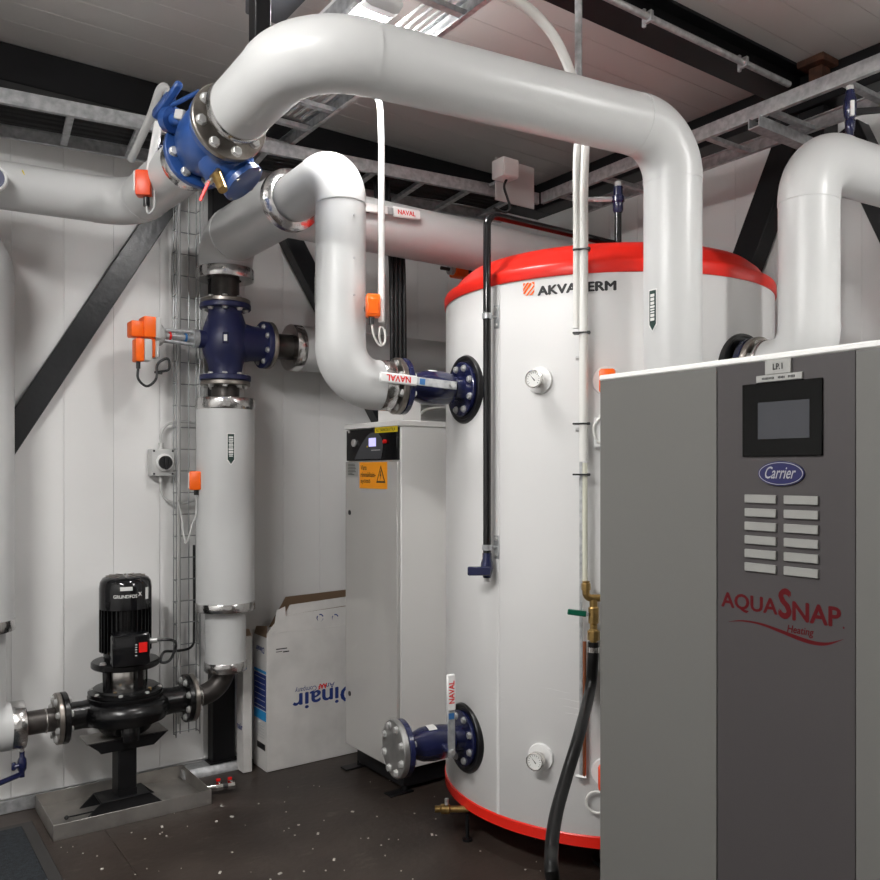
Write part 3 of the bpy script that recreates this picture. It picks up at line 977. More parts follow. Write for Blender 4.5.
# terminal box on the room side
Mt = Matrix.Rotation(camdir + R(90) + .14, 3, 'Z')
ctr = c0 + V((math.cos(camdir + .14), math.sin(camdir + .14), 0)) * .115
tb = MB().box(ctr + V((0, 0, .690)), (.150, .09, .135), Mt, .014, 2).build('terminal_box', 'black_gloss', pu)
MB().box(ctr + Mt @ V((.045, -.047, 0)) + V((0, 0, .700)), (.032, .003, .040), Mt).build('red_label', 'red', tb)
for k, zz in enumerate((.712, .702, .692, .682, .668)):
    MB().box(ctr + Mt @ V((.018, -.0462, 0)) + V((0, 0, zz)), (.008, .001, .004), Mt).build('print_mark', 'grey_plastic', tb)
gl = ctr + Mt @ V((.077, 0, 0)) + V((0, 0, .715))
ux = Mt @ V((1, 0, 0))
MB().cyl(gl, gl + ux * .03, .012, seg=12).build('cable_gland', 'bolt', tb)
# motor cable looping to the mesh tray
g1 = gl + ux * .03
tag(MB().sweep(spline([g1, g1 + ux * .06 + V((0, 0, -.005)), P(176, 645, Y=3.72), P(170, 660, Y=3.70), P(161, 662, Y=3.70), P(164, 652, Y=3.72), P(176, 651, Y=3.76), P(192, 646, Y=3.80), P(194, 625, Y=3.82), P(194, 545, Y=3.84)], 8), .006, 8).build('motor_cable', 'cable_black'), 'dark cable looping from the pump motor to the wire mesh tray', 'cable')
for k, xx in enumerate((.90, 1.04)):
    MB().cyl((xx, PY - .10, .50), (xx, PY - .10, .515), .007, seg=8).build('vent_plug', 'brass', pu)

# drip tray ------------------------------------------------------------
tr = thing('drip_tray', 'shallow stainless steel drip tray on the floor under the black pump', 'tray', (.955, 3.62, 0))
x0, x1, y0, y1, th_ = .648, 1.272, 3.455, 3.83, .003
MB().bx(x0, x1, y0, y1, .004, .007).build('tray_floor', 'tray_steel', tr)
for nm, (ax0, ax1, ay0, ay1) in {'front': (x0, x1, y0, y0 + th_), 'back': (x0, x1, y1 - th_, y1), 'left': (x0, x0 + th_, y0, y1), 'right': (x1 - th_, x1, y0, y1)}.items():
    MB().bx(ax0, ax1, ay0, ay1, .0, .062, .001).build('tray_side', 'tray_steel', tr)
dr = thing('tray_drain', 'chrome drain pipe with two small valves poking out of the drip tray', 'pipe', (1.33, 3.53, .02))
q0, q1 = V((1.272, 3.545, .040)), V((1.375, 3.52, .040))
MB().cyl(q0, q1, .011, seg=16).build('drain_pipe', 'chrome', dr)
dd = (q1 - q0).normalized()
for s_ in (.050, .100):
    b_ = MB().cyl(q0 + dd * s_, q0 + dd * (s_ + .03), .017, seg=8).build('cock', 'chrome', dr)
    MB().cyl(q0 + dd * (s_ + .015), q0 + dd * (s_ + .015) + V((0, 0, .028)), .006, seg=10).build('stem', 'chrome', b_)
    MB().cyl(q0 + dd * (s_ + .010) + V((0, 0, .024)), q0 + dd * (s_ + .010) + V((0, 0, .032)), .010, seg=12).build('red_cap', 'red', b_)
MB().cyl(q0 + dd * .07, q0 + dd * .105, .013, seg=14).build('coupling', 'rubber', dr)

# pump stand -------------------------------------------------------------
st = thing('pump_stand', 'black welded steel stand with channel feet standing in the drip tray', 'stand', (PX - .01, PY - .02, .007))
sx = PX - .005
MB().bx(sx - .038, sx + .038, PY - .05, PY + .05, .085, .262, .004).build('post', 'black_steel', st)
for yy in (PY - .068, PY + .060):
    MB().prism([(-.165, 0), (-.11, -.045), (.11, -.045), (.165, 0)], (sx, yy, .310), (1, 0, 0), (0, 0, 1), (0, .008, 0)).build('channel_side', 'black_steel', st)
    MB().prism([(-.155, 0), (-.10, .05), (.10, .05), (.155, 0)], (sx - .01, yy, .007), (1, 0, 0), (0, 0, 1), (0, .008, 0)).build('foot_plate', 'black_steel', st)
MB().bx(sx - .165, sx + .165, PY - .068, PY + .068, .304, .311, .002).build('top_plate', 'tray_steel', st)
MB().bx(sx - .11, sx + .11, PY - .060, PY + .060, .257, .265, .002).build('saddle_plate', 'black_steel', st)
MB().bx(sx - .11, sx + .09, PY - .068, PY + .068, .052, .060, .002).build('foot_top', 'black_steel', st)
MB().bx(sx - .038, sx + .038, PY - .05, PY + .05, .058, .088).build('post_base', 'black_steel', st)
MB().cyl((sx - .235, PY - .03, .018), (sx - .10, PY - .03, .018), .0035, seg=8).build('anchor_rod', 'black_steel', st)
MB().ball((sx - .235, PY - .03, .018), .009, 10, 6).build('anchor_knob', 'black', st)

# discharge: bare elbow, narrow and wide jackets -------------------------
RX = 1.409
dp = thing('insulated_pipe', 'white insulated riser between the pump outlet and the navy three way valve', 'pipe', (RX, PY, .40))
flange(dp, (1.251, PY, PZ), (1, 0, 0), .104, .020, 'flange_steel', 8, .0115, front=True, name='steel_flange')
MB().sweep([V((1.26, PY, PZ))] + arc((1.2, PY, PZ), (RX, PY, PZ), (RX, PY, .8), .125, 14) + [V((RX, PY, .56))], .047, 32).build('bare_elbow', 'raw_pipe', dp)
MB().torus((1.288, PY, PZ), (1, 0, 0), .047, .004).build('weld_bead', 'stainless', dp)
MB().sweep([(RX, PY, .53), (RX, PY, .65), (RX, PY, .80)], .0915, 40).build('jacket', 'jacket', dp)
band(dp, (RX, PY, .538), (0, 0, 1), .0945, .044)
MB().sweep([(RX, PY, .80), (RX, PY, 1.2), (RX, PY, 1.72)], .130, 48).build('jacket', 'jacket', dp)
band(dp, (RX, PY, .812), (0, 0, 1), .133, .040)
band(dp, (RX, PY, 1.728), (0, 0, 1), .133, .052)
MB().cyl((RX, PY, 1.74), (RX, PY, 1.815), .062, seg=32).build('bare_pipe', 'raw_pipe', dp)
flange(dp, (RX, PY, 1.822), (0, 0, 1), .112, .020, 'flange_steel', 8, .011, front=False, back=True, name='steel_flange')
arrow_label(dp, (RX, PY), .130, math.atan2(-PY, -RX) + .18, P(233, 464, d=3.66).z, P(233, 433, d=3.66).z, .028)
# orange sensor on its side
q = P(195.5, 480.5, d=3.70)
os_ = thing('pipe_sensor', 'orange sensor box on the left side of the insulated riser', 'sensor', q - V((0, 0, .06)), 'orange sensor boxes on pipes')
Mz = Matrix.Rotation(R(-25), 3, 'Z')
MB().box(q, (.050, .045, .084), Mz, .007, 2).build('housing', 'orange', os_)
MB().box(q + Mz @ V((-.027, 0, 0)), (.005, .036, .07), Mz, .002).build('rating_plate', 'sticker', os_)
MB().cyl(q + V((.004, 0, -.04)), q + V((.004, 0, -.065)), .011, seg=12).build('cable_gland', 'black', os_)
MB().cyl(q + V((.0, .01, 0)), q + V((.09, .015, 0)), .010, seg=10).build('probe', 'stainless', os_)
MB().sweep(spline([q + V((.004, 0, -.06)), q + V((.003, 0, -.15)), q + V((-.01, .01, -.19)), P(186, 543, Y=3.66), P(181, 515, Y=3.74), P(178, 500, Y=3.78)]), .004, 8).build('cable', 'grey_plastic', os_)

# three way valve -----------------------------------------------------------
tv = thing('three_way_valve', 'navy blue cast iron three way valve above the insulated riser', 'valve', (RX, PY, 1.83))
VZ = 2.016
flange(tv, (RX, PY, 1.847), UZ, .114, .024, 'navy', 8, .0105, front=True, name='flange')
flange(tv, (RX, PY, 2.172), UZ, .114, .024, 'navy', 8, .0105, front=False, back=True, name='flange')
mb = MB().lathe((RX, PY, 1.855), UZ, [(.075, 0), (.072, .02), (.080, .06), (.098, .10), (.106, .13), (.108, .16), (.106, .19), (.098, .22), (.085, .26), (.074, .29), (.078, .308)], 40)
mb.lathe((RX, PY, VZ), (1, 0, 0), [(.098, 0), (.095, .06), (.082, .12), (.078, .175)], 36)
mb.build('body', 'navy', tv)
MB().lathe((RX - .085, PY, VZ), (-1, 0, 0), [(.045, 0), (.040, .02), (.040, .05), (0, .05)], 24).build('bonnet', 'navy', tv)
flange(tv, (RX + .185, PY, VZ), (1, 0, 0), .110, .024, 'navy', 8, .0105, front=False, back=True, name='side_flange')
flange(tv, (RX + .2085, PY, VZ), (1, 0, 0), .110, .020, 'flange_steel', 8, .0105, front=False, name='steel_flange')
q = V((RX, PY, VZ)) + V((-RX, -PY, 0)).normalized() * .1075
Mq = Matrix.Rotation(math.atan2(-PY, -RX) + R(90), 3, 'Z')
nb = MB().box(q, (.026, .006, .05), Mq, .002).build('name_plate', 'navy_gloss', tv)
MB().box(q + Mq @ V((0, -.0035, 0)), (.014, .002, .028), Mq).build('plate_print', 'bolt', nb)
# actuator
ac = thing('valve_actuator', 'orange and grey valve actuator reaching left from the navy three way valve', 'actuator', (1.10, PY, 1.95))
A0 = V((RX - .130, PY, VZ))
MB().cyl(A0, A0 + V((-.02, 0, 0)), .042, seg=24).build('mounting_plate', 'galv', ac)
for s_ in (-1, 1):
    MB().cyl(A0 + V((-.01, 0, .028 * s_)), A0 + V((-.165, 0, .022 * s_)), .009, seg=12).build('yoke_rod', 'galv', ac)
MB().cyl(A0 + V((-.02, 0, 0)), A0 + V((-.17, 0, 0)), .013, seg=14).build('spindle', 'galv', ac)
MB().cyl(A0 + V((-.05, 0, 0)), A0 + V((-.058, 0, 0)), .019, seg=16).build('blue_ring', 'sticker_blue', ac)
MB().cyl(A0 + V((-.12, 0, 0)), A0 + V((-.128, 0, 0)), .019, seg=16).build('red_ring', 'red', ac)
MB().lathe(A0 + V((-.15, 0, 0)), (-1, 0, 0), [(0, 0), (.03, 0), (.044, .01), (.048, .02), (.048, .045), (0, .045)], 28).build('gear_head', 'grey_plastic', ac)
hd = A0 + V((-.222, 0, .012))
MB().box(hd + V((0, -.01, .012)), (.055, .085, .090), None, .007, 2).build('motor_housing', 'orange', ac)
MB().box(hd + V((.034, -.011, .012)), (.024, .088, .092), None, .005, 2).build('motor_collar', 'grey_plastic', ac)
MB().box(hd + V((-.052, -.012, .0)), (.052, .074, .068), None, .007, 2).build('end_cover', 'orange', ac)
lb = hd + V((-.022, -.02, -.085))
MB().box(lb + V((-.020, 0, -.004)), (.036, .065, .098), None, .006, 2).build('terminal_cover', 'orange', ac)
MB().box(lb + V((.014, 0, -.002)), (.034, .067, .094), None, .006, 2).build('terminal_box', 'grey_plastic', ac)
MB().box(lb + V((.040, .01, .012)), (.020, .05, .085), None, .005).build('side_cover', 'orange', ac)
MB().box(lb + V((.057, .01, .008)), (.018, .052, .078), None, .005).build('side_box', 'grey_plastic', ac)
MB().cyl(lb + V((-.020, 0, -.05)), lb + V((-.020, 0, -.082)), .009, seg=12).build('cable_gland', 'black', ac)
k0 = lb + V((-.020, 0, -.075))
MB().sweep(spline([k0, k0 + V((.0, 0, -.05)), k0 + V((.035, -.005, -.080)), k0 + V((.075, 0, -.045)), k0 + V((.085, .01, .02)), k0 + V((.125, .0, .045)), k0 + V((.130, 0, .0)), k0 + V((.095, .01, -.012)), k0 + V((.09, .06, -.01)), k0 + V((.15, .17, .0))]), .0055, 8).build('cable', 'cable_black', ac)

# pipe G behind, to the right of the three way valve ------------------------
gp = thing('insulated_pipe', 'insulated pipe leaving the three way valve to the right behind the white bend', 'pipe', (2.3, PY, 1.92))
MB().cyl((RX + .219, PY, VZ), (RX + .34, PY, VZ), .060, seg=32).build('bare_pipe', 'raw_pipe', gp)
band(gp, (RX + .340, PY, VZ), (1, 0, 0), .112, .05)
insulated(gp, [(RX + .335, PY, VZ), (3.36, PY, VZ), (3.36, PY, 1.0)], .108, [.16])

# upper riser with tee -> pipe A, pipe B --------------------------------------
ZB = 2.478
up = thing('insulated_pipe', 'grey insulated pipe above the three way valve with a tee to the right wall', 'pipe', (RX, PY, 2.23))
flange(up, (RX, PY, 2.1945), UZ, .112, .020, 'flange_steel', 8, .0105, front=True, name='steel_flange')
MB().cyl((RX, PY, 2.204), (RX, PY, 2.34), .062, seg=32).build('bare_pipe', 'raw_pipe', up)
band(up, (RX, PY, 2.318), (0, 0, 1), .128, .05)
UR = .118
A = arc((RX, PY, 2.30), (RX, PY, ZB), (RX, 3.0, ZB), .122, 16)
MB().sweep([V((RX, PY, 2.335))] + A, UR + .003, 44).build('elbow_jacket', 'jacket', up)
MB().sweep([A[-1], V((RX, 3.3, ZB)), V((RX, 2.965, ZB))], UR, 44).build('jacket', 'jacket', up)
MB().lathe((RX, 2.985, ZB), (0, -1, 0), [(UR, 0), (UR + .0025, .002), (UR + .0025, .030), (UR - .002, .034), (.093, .048), (.09, .048)], 44).build('end_collar', 'foil', up)
insulated(up, [(RX, 3.09, ZB + .008), (3.30, 3.09, ZB + .008), (3.30, 3.60, ZB + .008)], .113, [.14])
# lever of an embedded valve on pipe A
hv = thing('shutoff_valve', 'shut-off valve with white lever lying along the rear insulated pipe', 'valve', (1.95, 2.93, 2.50))
q0, q1 = P(367, 207.5, Y=2.95), P(420, 215.5, Y=2.95)
dv = (q1 - q0).normalized(); n = V((0, -1, 0)); s_ = n.cross(dv) * -1
s_ = V((0, 0, 1)) - dv * dv.z
MB().bar(q0 - dv * .06, q0 + dv * .10, .008, .036, s_, .003).build('tail', 'white_plastic', hv)
MB().bar(q0 + dv * .08, q0 + dv * .14, .006, .030, s_, .002).build('shank', 'galv', hv)
MB().bar(q0 + dv * .125, q1, .012, .044, s_, .005).build('grip', 'white_plastic', hv)
L_ = (q1 - q0).length
lettering('NAVAL', plane_fn(q0 + dv * .147 - s_ * .010 + n * .0068, dv * (L_ - .175), s_ * .020), hv, 'red', bold=.03)
MB().cyl(q0 + dv * .02 + V((0, -.0, 0)), q0 + dv * .02 + V((0, .06, 0)), .014, seg=12).build('stem', 'navy_gloss', hv)
# orange valve head beside the tank
q = P(459, 269, Y=3.30)
oa = thing('damper_actuator', 'small orange actuator under the rear pipe beside the tank top', 'actuator', q - V((0, 0, .06)))
MB().box(q, (.075, .07, .085), None, .008, 2).build('housing', 'orange', oa)
MB().box(q + V((.06, 0, -.005)), (.055, .06, .08), None, .006).build('base', 'black', oa)
MB().cyl(q + V((-.035, 0, -.01)), q + V((-.06, 0, -.01)), .026, seg=20).build('knob', 'galv', oa)
MB().cyl(q + V((-.06, 0, -.01)), q + V((-.11, 0, -.01)), .009, seg=12).build('spindle', 'raw_pipe', oa)
MB().cyl(q + V((.05, 0, .03)), q + V((.05, -.10, .12)), .01, seg=10).build('neck', 'black', oa)

BX, VY = 1.443, 2.628
BE = VS + V((0, 0, 1.738)) + VA * .345
bp = thing('insulated_pipe', 'white insulated pipe bent down from the collar to the upper tank valve', 'pipe', (RX, VY, 1.64))
insulated(bp, [(RX + .006, 2.975, ZB), (BX, VY, ZB + .036), (BX, VY, 1.738), BE], .090, [.115, .135])
band(bp, BE - VA * .012, VA, .093, .045)
arrow_label(bp, (BX, VY), .090, math.atan2(-VY, -BX) - 1.42, P(314, 304, d=2.85).z, P(314, 266, d=2.85).z, .02)
for k, zz in enumerate((2.32, 2.17, 2.04)):
    an = math.atan2(-VY, -BX) + .55
    MB().cyl((BX + .088 * math.cos(an), VY + .088 * math.sin(an), zz), (BX + .0925 * math.cos(an), VY + .0925 * math.sin(an), zz), .004, seg=8).build('rivet', 'galv', bp)

# right pipe F -----------------------------------------------------------------
FX, FY, FR = 2.603, 1.53, .096
fp = thing('insulated_pipe', 'white insulated pipe rising from the right side of the tank and bending to the wall', 'pipe', (FX, FY, 1.65))
insulated(fp, [(FX, 1.690, 1.780), (FX, FY, 1.780), (FX, FY, 2.470), (3.50, FY - .07, 2.480)], FR, [.115, .15])
band(fp, (FX, 1.682, 1.780), (0, 1, 0), FR + .003, .02)
flange(fp, (FX, 1.712, 1.780), (0, 1, 0), .113, .022, 'flange_steel', 8, .0115, front=False, back=True, name='steel_flange')
flange(tank, (FX, 1.738, 1.780), (0, 1, 0), .113, .024, 'navy_gloss', 8, .0105, front=True, back=False, name='side_flange')
MB().lathe((FX, 1.75, 1.780), (0, 1, 0), [(.06, 0), (.06, .06)], 28).build('side_neck', 'navy_gloss', tank)

# ================================================================== HEAT PUMP
HX, HY0, HY1, HZ = 1.32, .400, 1.252, 1.628
hp = thing('heat_pump', 'large grey heat pump cabinet with dark centre stripe and touch screen', 'heat pump', (2.04, .826, 0))
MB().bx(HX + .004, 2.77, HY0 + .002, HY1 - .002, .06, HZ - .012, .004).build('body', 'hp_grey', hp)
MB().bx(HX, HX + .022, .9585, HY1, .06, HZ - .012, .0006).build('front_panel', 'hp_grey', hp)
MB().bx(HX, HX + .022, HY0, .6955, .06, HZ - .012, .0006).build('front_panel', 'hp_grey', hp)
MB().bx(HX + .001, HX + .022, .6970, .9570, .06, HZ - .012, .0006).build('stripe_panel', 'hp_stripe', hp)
MB().bx(HX - .002, 2.775, HY0 - .003, HY1 + .003, HZ - .012, HZ, .003).build('top_panel', 'hp_top', hp)
for xx in (1.4, 2.7):
    for yy in (HY0 + .08, HY1 - .08):
        MB().cyl((xx, yy, 0), (xx, yy, .062), .03, seg=16).build('foot', 'black', hp)


def F(px, py, off=0.0): return P(px, py, X=HX - off)


def hp_rect(name, m, x0, y0, x1, y1, off, parent, thick=.004, bev=.0008):
    """panel piece between two photo corners of the front"""
    A_, B_ = F(x0, y0), F(x1, y1)
    return MB().bx(HX - off, HX - off + thick, A_.y, B_.y, A_.z, B_.z, bev).build(name, m, parent)


zt = (F(743, 386).z + F(823, 376.5).z) / 2
bz = MB().bx(HX - .003, HX + .004, F(743, 400).y, F(823, 400).y, 1.4475, zt, .001).build('screen_bezel', 'glass_black', hp)
ys, ye = F(759, 400).y, F(810.5, 400).y
zs, ze = F(784, 438.5).z, F(784, 401).z
MB().bx(HX - .0036, HX - .002, ys, ye, zs, ze).build('touch_screen', 'screen_grey', bz)
# LP.1 sign and strip
ya, yb = F(766, 368).y, F(792, 364).y
sg = MB().bx(HX - .004, HX + .002, ya, yb, F(779, 374.0).z, F(779, 359.3).z, .001).build('sign_plate', 'sign_grey', hp)
uY = V((0, -1, 0)); uZ = V((0, 0, 1))
zc = F(779, 366.5).z
lettering('LP.1', plane_fn((HX - .0046, F(774.2, 366).y, zc - .0055), uY * (F(774.2, 366).y - F(784, 366).y), uZ * .011), sg, 'ink', bold=.035)
ya, yb = F(757, 377).y, F(803, 375).y
sg2 = MB().bx(HX - .003, HX + .002, ya, yb, F(779, 381.0).z, F(779, 374.0).z, .0008).build('text_strip', 'sign_grey', hp)
zc = F(779, 377.5).z
random.seed(3)
for (x0, x1) in ((763, 776.5), (779, 786.5), (789, 797)):
    mb = MB(); yy = F(x0, 377).y; y2 = F(x1, 377).y
    while yy - .0026 > y2:
        h = random.uniform(.0016, .0024)
        mb.bx(HX - .0034, HX - .0028, yy, yy - .0018, zc - h, zc + h); yy -= .0027
    mb.build('print', 'ink', sg2)
# oval badge
bc_ = F(781.5, 473.5)
byr = (F(758.5, 473).y - F(804.5, 473).y) / 2; bzr = 12.2 / FPX * (HX / (CT + (781.5 - 440) / FPX * ST))
def ell(sy, sz, x, n=48): return [V((x, bc_.y - byr * sy * math.cos(2 * math.pi * k / n), bc_.z + bzr * sz * math.sin(2 * math.pi * k / n))) for k in range(n)]
def ell_solid(s_, x0, x1, name, m, par):
    A_, B_ = ell(s_[0], s_[1], x0), ell(s_[0], s_[1], x1); n = len(A_)
    mb = MB(); mb.add(A_ + B_, [tuple(range(n)), tuple(range(2 * n - 1, n - 1, -1))] + [(i, (i + 1) % n, n + (i + 1) % n, n + i) for i in range(n)])
    return mb.build(name, m, par)
bd = ell_solid((1, 1), HX - .003, HX + .002, 'oval_badge', 'badge_blue', hp)
ell_solid((.955, .92), HX - .0034, HX, 'badge_rim', 'badge_white', bd)
ell_solid((.925, .87), HX - .0038, HX, 'badge_field', 'badge_blue', bd)
lettering('Carrier', plane_fn((HX - .0042, bc_.y + byr * .72, bc_.z - bzr * .42), uY * byr * 1.32, uZ * bzr * 1.0), bd, 'badge_white', bold=.01, shear=.10)
# twelve slots
for cpx in ((745.5, 776.7), (784.6, 818.9)):
    ya, yb = F(cpx[0], 500).y, F(cpx[1], 500).y
    for k in range(6):
        z1 = 1.3795 - k * .02445
        sl = MB().bx(HX - .0035, HX + .002, ya, yb, z1 - .0148, z1, .0006).build('vent_slat', 'hp_slot', hp)
# product name
def hp_text(s, x0, x1, z0, z1, bold=.03, shear=0.0, name='lettering'):
    return lettering(s, plane_fn((HX + .0006, F(x0, 600).y, z0), uY * (F(x0, 600).y - F(x1, 600).y), uZ * (z1 - z0)), hp, 'maroon', name, bold, shear)
zb = 1.1655
hp_text('AQUA', 721, 777.5, zb, zb + .0335)
hp_text('S', 778, 791.5, zb, zb + .0535, bold=.045)
hp_text('NAP', 792, 841, zb, zb + .0335)
hp_text('Heating', 786.5, 812.5, zb - .0255, zb - .0085, bold=.02, shear=.06)
hp_text('.', 842.5, 844.5, zb - .001, zb + .003)
sw_pts = [(728.5, 621.6, .1), (742, 620.8, .7), (760, 623.8, 1.1), (780, 631, 1.7), (800, 638.8, 2.1), (815, 643.2, 1.9), (828, 643.8, 1.4), (843.5, 639.4, .1)]
cl_ = spline([V(q) for q in sw_pts], 4)
mb = MB(); n = len(cl_) - 1
mb.add([F(q.x, q.y - q.z, -.0006) for q in cl_] + [F(q.x, q.y + q.z, -.0006) for q in cl_], [(i, i + 1, n + 2 + i, n + 1 + i) for i in range(n)])
mb.build('swoosh', 'maroon', hp)

# ================================================================== ELECTRIC BOILER CABINET
bx0, by0, by1 = 1.960, 3.056, 3.523
bxb = 2.285
cb = thing('boiler_cabinet', 'tall white glossy cabinet with black control panel beside the tank', 'cabinet', (2.12, 3.29, 0))
MB().bx(bx0 + .018, bxb, by0, by1, .11, 1.622, .003).build('body', 'white_paint', cb)
dr_ = MB().bx(bx0, bx0 + .017, by0 + .004, by1 - .002, .112, 1.468, .002).build('door', 'cabinet', cb)
MB().bx(bx0 - .004, bxb + .002, by0 - .004, by1 + .004, 1.622, 1.648, .003).build('lid', 'white_paint', cb)
MB().bx(bx0 + .05, bxb, by0 + .03, by1 - .03, .022, .112).build('plinth', 'black', cb)
for (xx, yy) in ((bx0 + .06, by0 + .035), (bx0 + .06, by1 - .035), (bxb - .05, by1 - .035)):
    MB().bx(xx - .09, xx + .03, yy - .028, yy + .028, 0, .008, .001).cyl((xx, yy, 0), (xx, yy, .03), .014, seg=12).build('foot', 'black_steel', cb)


def B(px, py): return P(px, py, X=bx0)


cpn = MB().bx(bx0 + .002, bx0 + .02, by0 + .010, by1 - .008, 1.473, 1.618, .002).build('control_panel', 'black_gloss', cb)
yA, yB_ = B(354.5, 450).y, B(383, 450).y
def bt(f): return 1.473 + f * .146
mb = MB()
poly = [(0, 0), (.12, .3), (.28, .62), (.46, .90), (.60, 1.0), (.82, 1.0), (.95, .78), (1.0, .5), (.97, .2), (.93, 0)]
mb.prism(poly, (bx0 + .001, yA, bt(.05)), uY * (yA - yB_), uZ * .120, (-.0015, 0, 0))
pp = mb.build('panel_inlay', 'panel_grey', cpn)
MB().bx(bx0 - .0015, bx0, B(369, 440).y, B(376, 440).y, B(372, 446.5).z, B(372, 438).z).build('display', 'lcd', cpn)
MB().cyl((bx0 + .003, B(354.5, 443).y, B(354.5, 443).z), (bx0 - .010, B(354.5, 443).y, B(354.5, 443).z), .018, seg=24, bev=.003).build('gauge', 'bolt', cpn)
MB().cyl((bx0 + .003, B(385.5, 441.5).y, B(385.5, 441.5).z), (bx0 - .012, B(385.5, 441.5).y, B(385.5, 441.5).z), .009, seg=20, bev=.002).build('red_knob', 'red', cpn)
MB().cyl((bx0 + .003, B(349, 431.5).y, B(349, 431.5).z), (bx0 - .002, B(349, 431.5).y, B(349, 431.5).z), .008, seg=16).build('emblem', 'bolt', cpn)
MB().cyl((bx0 + .003, B(367.5, 446.7).y, B(367.5, 446.7).z), (bx0 - .003, B(367.5, 446.7).y, B(367.5, 446.7).z), .004, seg=12).build('lamp', 'sign_yellow', cpn)
random.seed(5)
mb = MB(); yy = B(371.5, 450).y
while yy > B(380, 450).y:
    mb.bx(bx0 - .0012, bx0, yy, yy - .005, B(375, 450.6).z, B(375, 449.6).z); yy -= .008
mb.build('panel_print', 'grey_plastic', cpn)
ysg = (B(375, 430).y, B(397, 430).y)
yl = MB().bx(bx0 - .001, bx0 + .004, ysg[0], ysg[1] , B(386, 432.4).z, B(386, 426.5).z).build('yellow_label', 'sign_yellow', cpn)
lettering('ALT SÄHKÖKATTILA', plane_fn((bx0 - .0015, ysg[0] - .012, B(386, 431.2).z), uY * (ysg[0] - ysg[1] - .024), uZ * .017), yl, 'ink', bold=.02)
# warning sign
ysg = (B(360, 470).y, B(387.3, 470).y); z0, z1 = B(373.5, 488.6).z, B(373.5, 462).z
ws = MB().bx(bx0 - .0025, bx0 - .0002, ysg[0], ysg[1], z0, z1).build('warning_sign', 'sign_orange', dr_)
wY = ysg[0] - ysg[1]; wZ = z1 - z0
for k, s in enumerate(('Vara', 'rinnakkais-', 'syöttö')):
    ww = {0: .22, 1: .56, 2: .36}[k]
    lettering(s, plane_fn((bx0 - .003, ysg[0] - wY * .05, z0 + wZ * (.70 - .27 * k)), uY * wY * ww, uZ * wZ * .19), ws, 'ink', bold=.02)
tri = lambda s_, c_: [(c_[0] + s_ * .16 * x_, c_[1] + s_ * .62 * y_) for x_, y_ in ((-1, -.45), (1, -.45), (0, .6))]
to = V((bx0 - .0026, ysg[0], z0))
MB().prism(tri(1, (.79, .50)), to, uY * wY, uZ * wZ, (-.0006, 0, 0)).build('warning_triangle', 'ink', ws)
MB().prism(tri(.72, (.79, .49)), to + V((-.0006, 0, 0)), uY * wY, uZ * wZ, (-.0004, 0, 0)).build('triangle_field', 'sign_orange', ws)
MB().prism([(.79, .68), (.755, .48), (.785, .48), (.765, .30), (.82, .53), (.79, .53), (.81, .68)], to + V((-.001, 0, 0)), uY * wY, uZ * wZ, (-.0004, 0, 0)).build('lightning_bolt', 'ink', ws)
# data plate
ysg = (B(347.5, 470).y, B(358.5, 470).y)
dpl = MB().bx(bx0 - .0015, bx0 - .0001, ysg[0], ysg[1], B(353, 477).z, B(353, 462.5).z).build('data_plate', 'sign_grey', dr_)
mb = MB()
for k in range(8):
    zz = B(353, 464.5 + k * 1.5).z
    mb.bx(bx0 - .0019, bx0 - .0014, ysg[0] - .01, ysg[0] - .01 - random.uniform(.04, .075), zz, zz + .003)
mb.build('print', 'ink', dpl)
for py_ in (512.5, 693.5):
    q = B(349.7, py_)
    MB().cyl((bx0 + .002, q.y, q.z), (bx0 - .002, q.y, q.z), .012, seg=18).build('lock', 'black', dr_)
# cable entry box on the cabinet lid
cbx = thing('cable_box', 'pale grey cable entry box on top of the white cabinet', 'box', (2.10, 3.17, 1.648))
MB().bx(2.02, 2.115, 3.10, 3.32, 1.6485, 1.83, .003).build('housing', 'white_paint', cbx)
MB().bx(2.012, 2.123, 3.092, 3.328, 1.83, 1.838, .001).build('lid', 'white_paint', cbx)
for k in range(4):
    px_ = 389.5 + k * 4.2
    q0, q1 = P(px_, 250, Y=3.22), P(px_ + 2.5, 352, Y=3.20)
    tag(MB().sweep(spline([V((q0.x, 3.35, 2.80)), V((q0.x, 3.30, 2.55)), q0, q0.lerp(q1, .5) + V((.004, 0, 0)), q1, V((q1.x, 3.20, 1.84))]), .0105, 10).build('supply_cable', 'cable_black'), ('leftmost', 'second from left', 'third from left', 'rightmost')[k] + ' of the four black supply cables dropping to the cabinet', 'cable', 'black supply cables above the cabinet')
tag(MB().sweep(spline([P(413, 421, Y=3.3), P(420, 414, Y=3.3), P(430, 409, Y=3.3), P(450, 408, Y=3.35), P(470, 412, Y=3.4)]), .008, 10).build('white_cable', 'tube_white'), 'white cable arching off the cabinet top behind the tank', 'cable')

